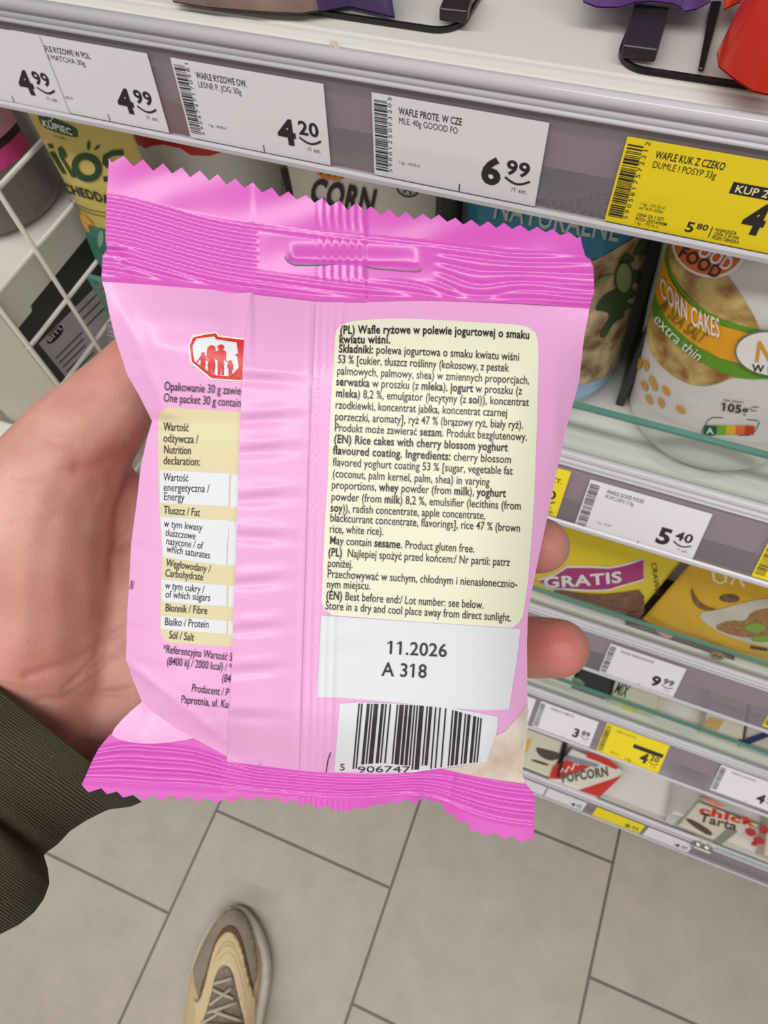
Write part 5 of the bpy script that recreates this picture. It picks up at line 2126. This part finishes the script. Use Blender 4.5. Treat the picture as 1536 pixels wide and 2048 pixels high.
uvl = so.data.uv_layers.new(name='UVMap')
for li, l in enumerate(so.data.loops):
    r_, k = divmod(l.vertex_index, NS)
    uvl.data[li].uv = (abs(k / NS - .5) * 2, r_ / len(rows_))

# ------------------------------------------------------------------ the sneaker
SX = lambda q: sub(q, 300, 1750, 4.8)
toe = np.array([-.2560, -.1580])
heel_dir = np.array([.43, -.903])
heel_dir = heel_dir / np.linalg.norm(heel_dir)
side = np.array([-heel_dir[1], heel_dir[0]])  # toward the right of the shoe as seen from above
side = side if side[0] > 0 else -side


def loc(p):
    d = np.array(p[:2]) - toe
    return float(d @ heel_dir), float(d @ side)


solL = [loc(at_Z(x, y, .022)) for x, y in SX([(790, 300), (735, 318), (680, 350), (580, 480), (480, 670), (415, 850), (365, 1000), (345, 1150), (340, 1430)])]
solR = [loc(at_Z(x, y, .022)) for x, y in SX([(790, 300), (850, 308), (905, 330), (1000, 430), (1080, 590), (1130, 750), (1145, 880), (1135, 1050), (1100, 1250), (1060, 1430)])]
endL, endR = solL[-1], solR[-1]
LEN = .300
fl_ = itp(solL + [(endL[0] + .04, endL[1] + .004), (.22, -.036), (.27, -.036), (.292, -.022), (LEN, 0)])
fr_ = itp(solR + [(endR[0] + .04, endR[1] - .006), (.22, .038), (.27, .037), (.292, .022), (LEN, 0)])


def shoe_out(a_list, inset=0.0):
    L = [(a, fl_(a) + inset) for a in a_list]
    Rr = [(a, fr_(a) - inset) for a in a_list]
    return L, Rr


def hz(a, w):
    """height of the upper above the floor"""
    wl, wr = fl_(a), fr_(a)
    if wr - wl < 1e-4:
        return .03
    s = (w - wl) / (wr - wl)
    s = min(1, max(0, s))
    ridge = np.interp(a, [0, .015, .05, .09, .13, .17, .22, .27, .30], [.036, .046, .058, .068, .080, .096, .100, .100, .085])
    base = np.interp(a, [0, .1, .3], [.030, .030, .034])
    return float(base + (ridge - base) * (1 - abs(2 * s - 1) ** 2.4) ** .75)


class ShoeTop:
    def px(self, x, y):
        z = .055
        for _ in range(4):
            p = at_Z(x, y, z)
            z = hz(*loc(p))
        return loc(at_Z(x, y, z))

    def P(self, u, v, off=0):
        q = toe + heel_dir * u + side * v
        return (q[0], q[1], hz(u, v) + off)


ST = ShoeTop()
shoe = empty('sneaker', (toe[0] + heel_dir[0] * .15, toe[1] + heel_dir[1] * .15, 0))
tag(shoe, 'beige and cream lace-up sneaker standing on the floor tiles', 'shoe')
al = [0.0004, .001, .002, .004, .007, .011, .016, .024, .034, .046, .06, .08, .1, .12, .14, .16, .18, .2, .22, .24, .26, .275, .285, .292, .297, .2995]
mb = MB()
V, Fc = [], []
lay = [(0.0, .004), (.004, .0), (.016, -.0018), (.027, 0.0), (.031, .0035)]
loop_n = 2 * len(al)
for z, ins in lay:
    L, Rr = shoe_out(al, 0)
    lp = L + Rr[::-1]
    for (a, w) in lp:
        wl, wr = fl_(a), fr_(a)
        c = (wl + wr) / 2
        half = max(1e-4, (wr - wl) / 2)
        w2 = c + (w - c) * max(.2, (half - ins) / half)
        a2 = .15 + (a - .15) * (1 - ins / .15)
        q = toe + heel_dir * a2 + side * w2
        V.append((q[0], q[1], z))
for i in range(len(lay) - 1):
    for k in range(loop_n):
        Fc.append((i * loop_n + k, i * loop_n + (k + 1) % loop_n, (i + 1) * loop_n + (k + 1) % loop_n, (i + 1) * loop_n + k))
Fc.append(tuple(range(loop_n))[::-1])
Fc.append(tuple(range((len(lay) - 1) * loop_n, len(lay) * loop_n)))
mb.add(V, Fc)
mb.build('sole', mat('sole_offwhite', (222, 214, 200), .5, noise=(60, (198, 188, 172), .5)), shoe, smooth=True)
mb = MB()
V, Fc = [], []
nw = 26
for a in al:
    wl, wr = fl_(a), fr_(a)
    k0 = min(1, a / .02) * min(1, (LEN - a) / .02)
    wl2, wr2 = wl + .0065 * k0, wr - .0085 * k0
    for j in range(nw + 1):
        w = wl2 + (wr2 - wl2) * j / nw
        V.append(ST.P(a, w))
nv_ = len(al)
for i in range(nv_ - 1):
    for j in range(nw):
        Fc.append((i * (nw + 1) + j, i * (nw + 1) + j + 1, (i + 1) * (nw + 1) + j + 1, (i + 1) * (nw + 1) + j))
n0 = len(V)
for i in range(nv_):
    for j in (0, nw):
        p = V[i * (nw + 1) + j]
        V.append((p[0], p[1], .024))
for i in range(nv_ - 1):
    Fc.append((i * (nw + 1), (i + 1) * (nw + 1), n0 + 2 * i + 2, n0 + 2 * i))
    Fc.append((i * (nw + 1) + nw, n0 + 2 * i + 1, n0 + 2 * i + 3, (i + 1) * (nw + 1) + nw))
mb.add(V, Fc)
mb.build('upper', mat('upper_cream_mesh', (192, 172, 134), .75), shoe, smooth=True)


def shoe_part(name, pts, off, m, round_=2):
    mb = MB()
    patch(mb, ST, chaikin(SX(pts), round_), off, m, step=.004)
    o = mb.build(name, m, shoe, smooth=True)
    md = o.modifiers.new('thick', 'SOLIDIFY')
    md.thickness = .0014
    md.offset = -1
    return o


capo = [(790, 322), (860, 330), (915, 372), (972, 480), (1010, 640), (1040, 850), (1037, 960), (1005, 1060), (990, 1095), (965, 1000), (940, 860), (890, 660), (845, 560), (770, 478),
        (690, 520), (620, 650), (570, 800), (530, 980), (495, 1060), (480, 1200), (455, 1150), (428, 1040), (415, 930), (432, 850), (520, 650), (600, 500), (680, 385), (740, 335)]
shoe_part('toe_cap', capo, .0016, mat('suede_taupe', (150, 138, 122), .85, noise=(50, (132, 120, 106), .5)), 1)
shoe_part('piping', [(770, 474), (840, 512), (895, 640), (945, 850), (975, 990), (1005, 1085), (985, 1130), (940, 960), (890, 760), (845, 600), (770, 535), (700, 570), (640, 680), (590, 850), (545, 1000), (495, 1195), (462, 1215), (500, 1050), (545, 930), (590, 740), (640, 610), (700, 510)],
          .0026, mat('piping_brown', (104, 74, 42), .7), 1)
shoe_part('overlay', [(765, 535), (835, 580), (890, 720), (925, 880), (965, 1060), (1025, 1180), (1030, 1290), (1015, 1480), (940, 1480), (900, 1330), (850, 1140), (810, 960), (775, 880), (730, 848), (690, 862), (645, 930), (612, 1060), (580, 1200), (535, 1340), (500, 1480), (425, 1480), (440, 1320), (420, 1180), (455, 1215), (490, 1190), (540, 1020), (590, 800), (645, 640), (700, 565)],
          .0036, mat('overlay_cream', (206, 184, 142), .6), 1)
M_groove = mat('overlay_groove', (172, 156, 116), .7)
mb = MB()
for q in ([(640, 800), (690, 700), (760, 665), (820, 700), (870, 830), (920, 1010), (975, 1200)], [(655, 850), (700, 760), (760, 735), (810, 770), (850, 880), (900, 1060), (950, 1250)], [(600, 900), (650, 740), (720, 640), (780, 630), (850, 720)]):
    stroke(mb, ST, chaikin(SX(q), 2, False), 1.4, .0040, M_groove)
mb.build('overlay_lines', M_groove, shoe, fix=False)
shoe_part('tongue', [(735, 878), (775, 900), (805, 980), (835, 1100), (880, 1260), (905, 1400), (915, 1520), (510, 1520), (550, 1340), (600, 1180), (625, 1060), (655, 950), (695, 888)], .0030, mat('tongue_greige', (150, 136, 116), .8, noise=(260, (112, 100, 86), .5)), 1)
M_lace = mat('lace_greige', (176, 162, 140), .8)
for a, b in (((625, 1035), (800, 985)), ((612, 1090), (812, 1180)), ((585, 1240), (800, 1075)), ((560, 1315), (850, 1215)), ((600, 1290), (885, 1390)), ((505, 1420), (700, 1300)), ((520, 1430), (905, 1440))):
    mb = MB()
    pa, pb_ = np.array(SX([a])[0]), np.array(SX([b])[0])
    pts = []
    for k in range(9):
        t = k / 8
        q = ST.px(*(pa + (pb_ - pa) * t))
        pts.append(ST.P(q[0], q[1], .0052 + .0022 * sin(pi * t)))
    mb.tube(pts, .0021, 8)
    mb.build('lace', M_lace, shoe, smooth=True)
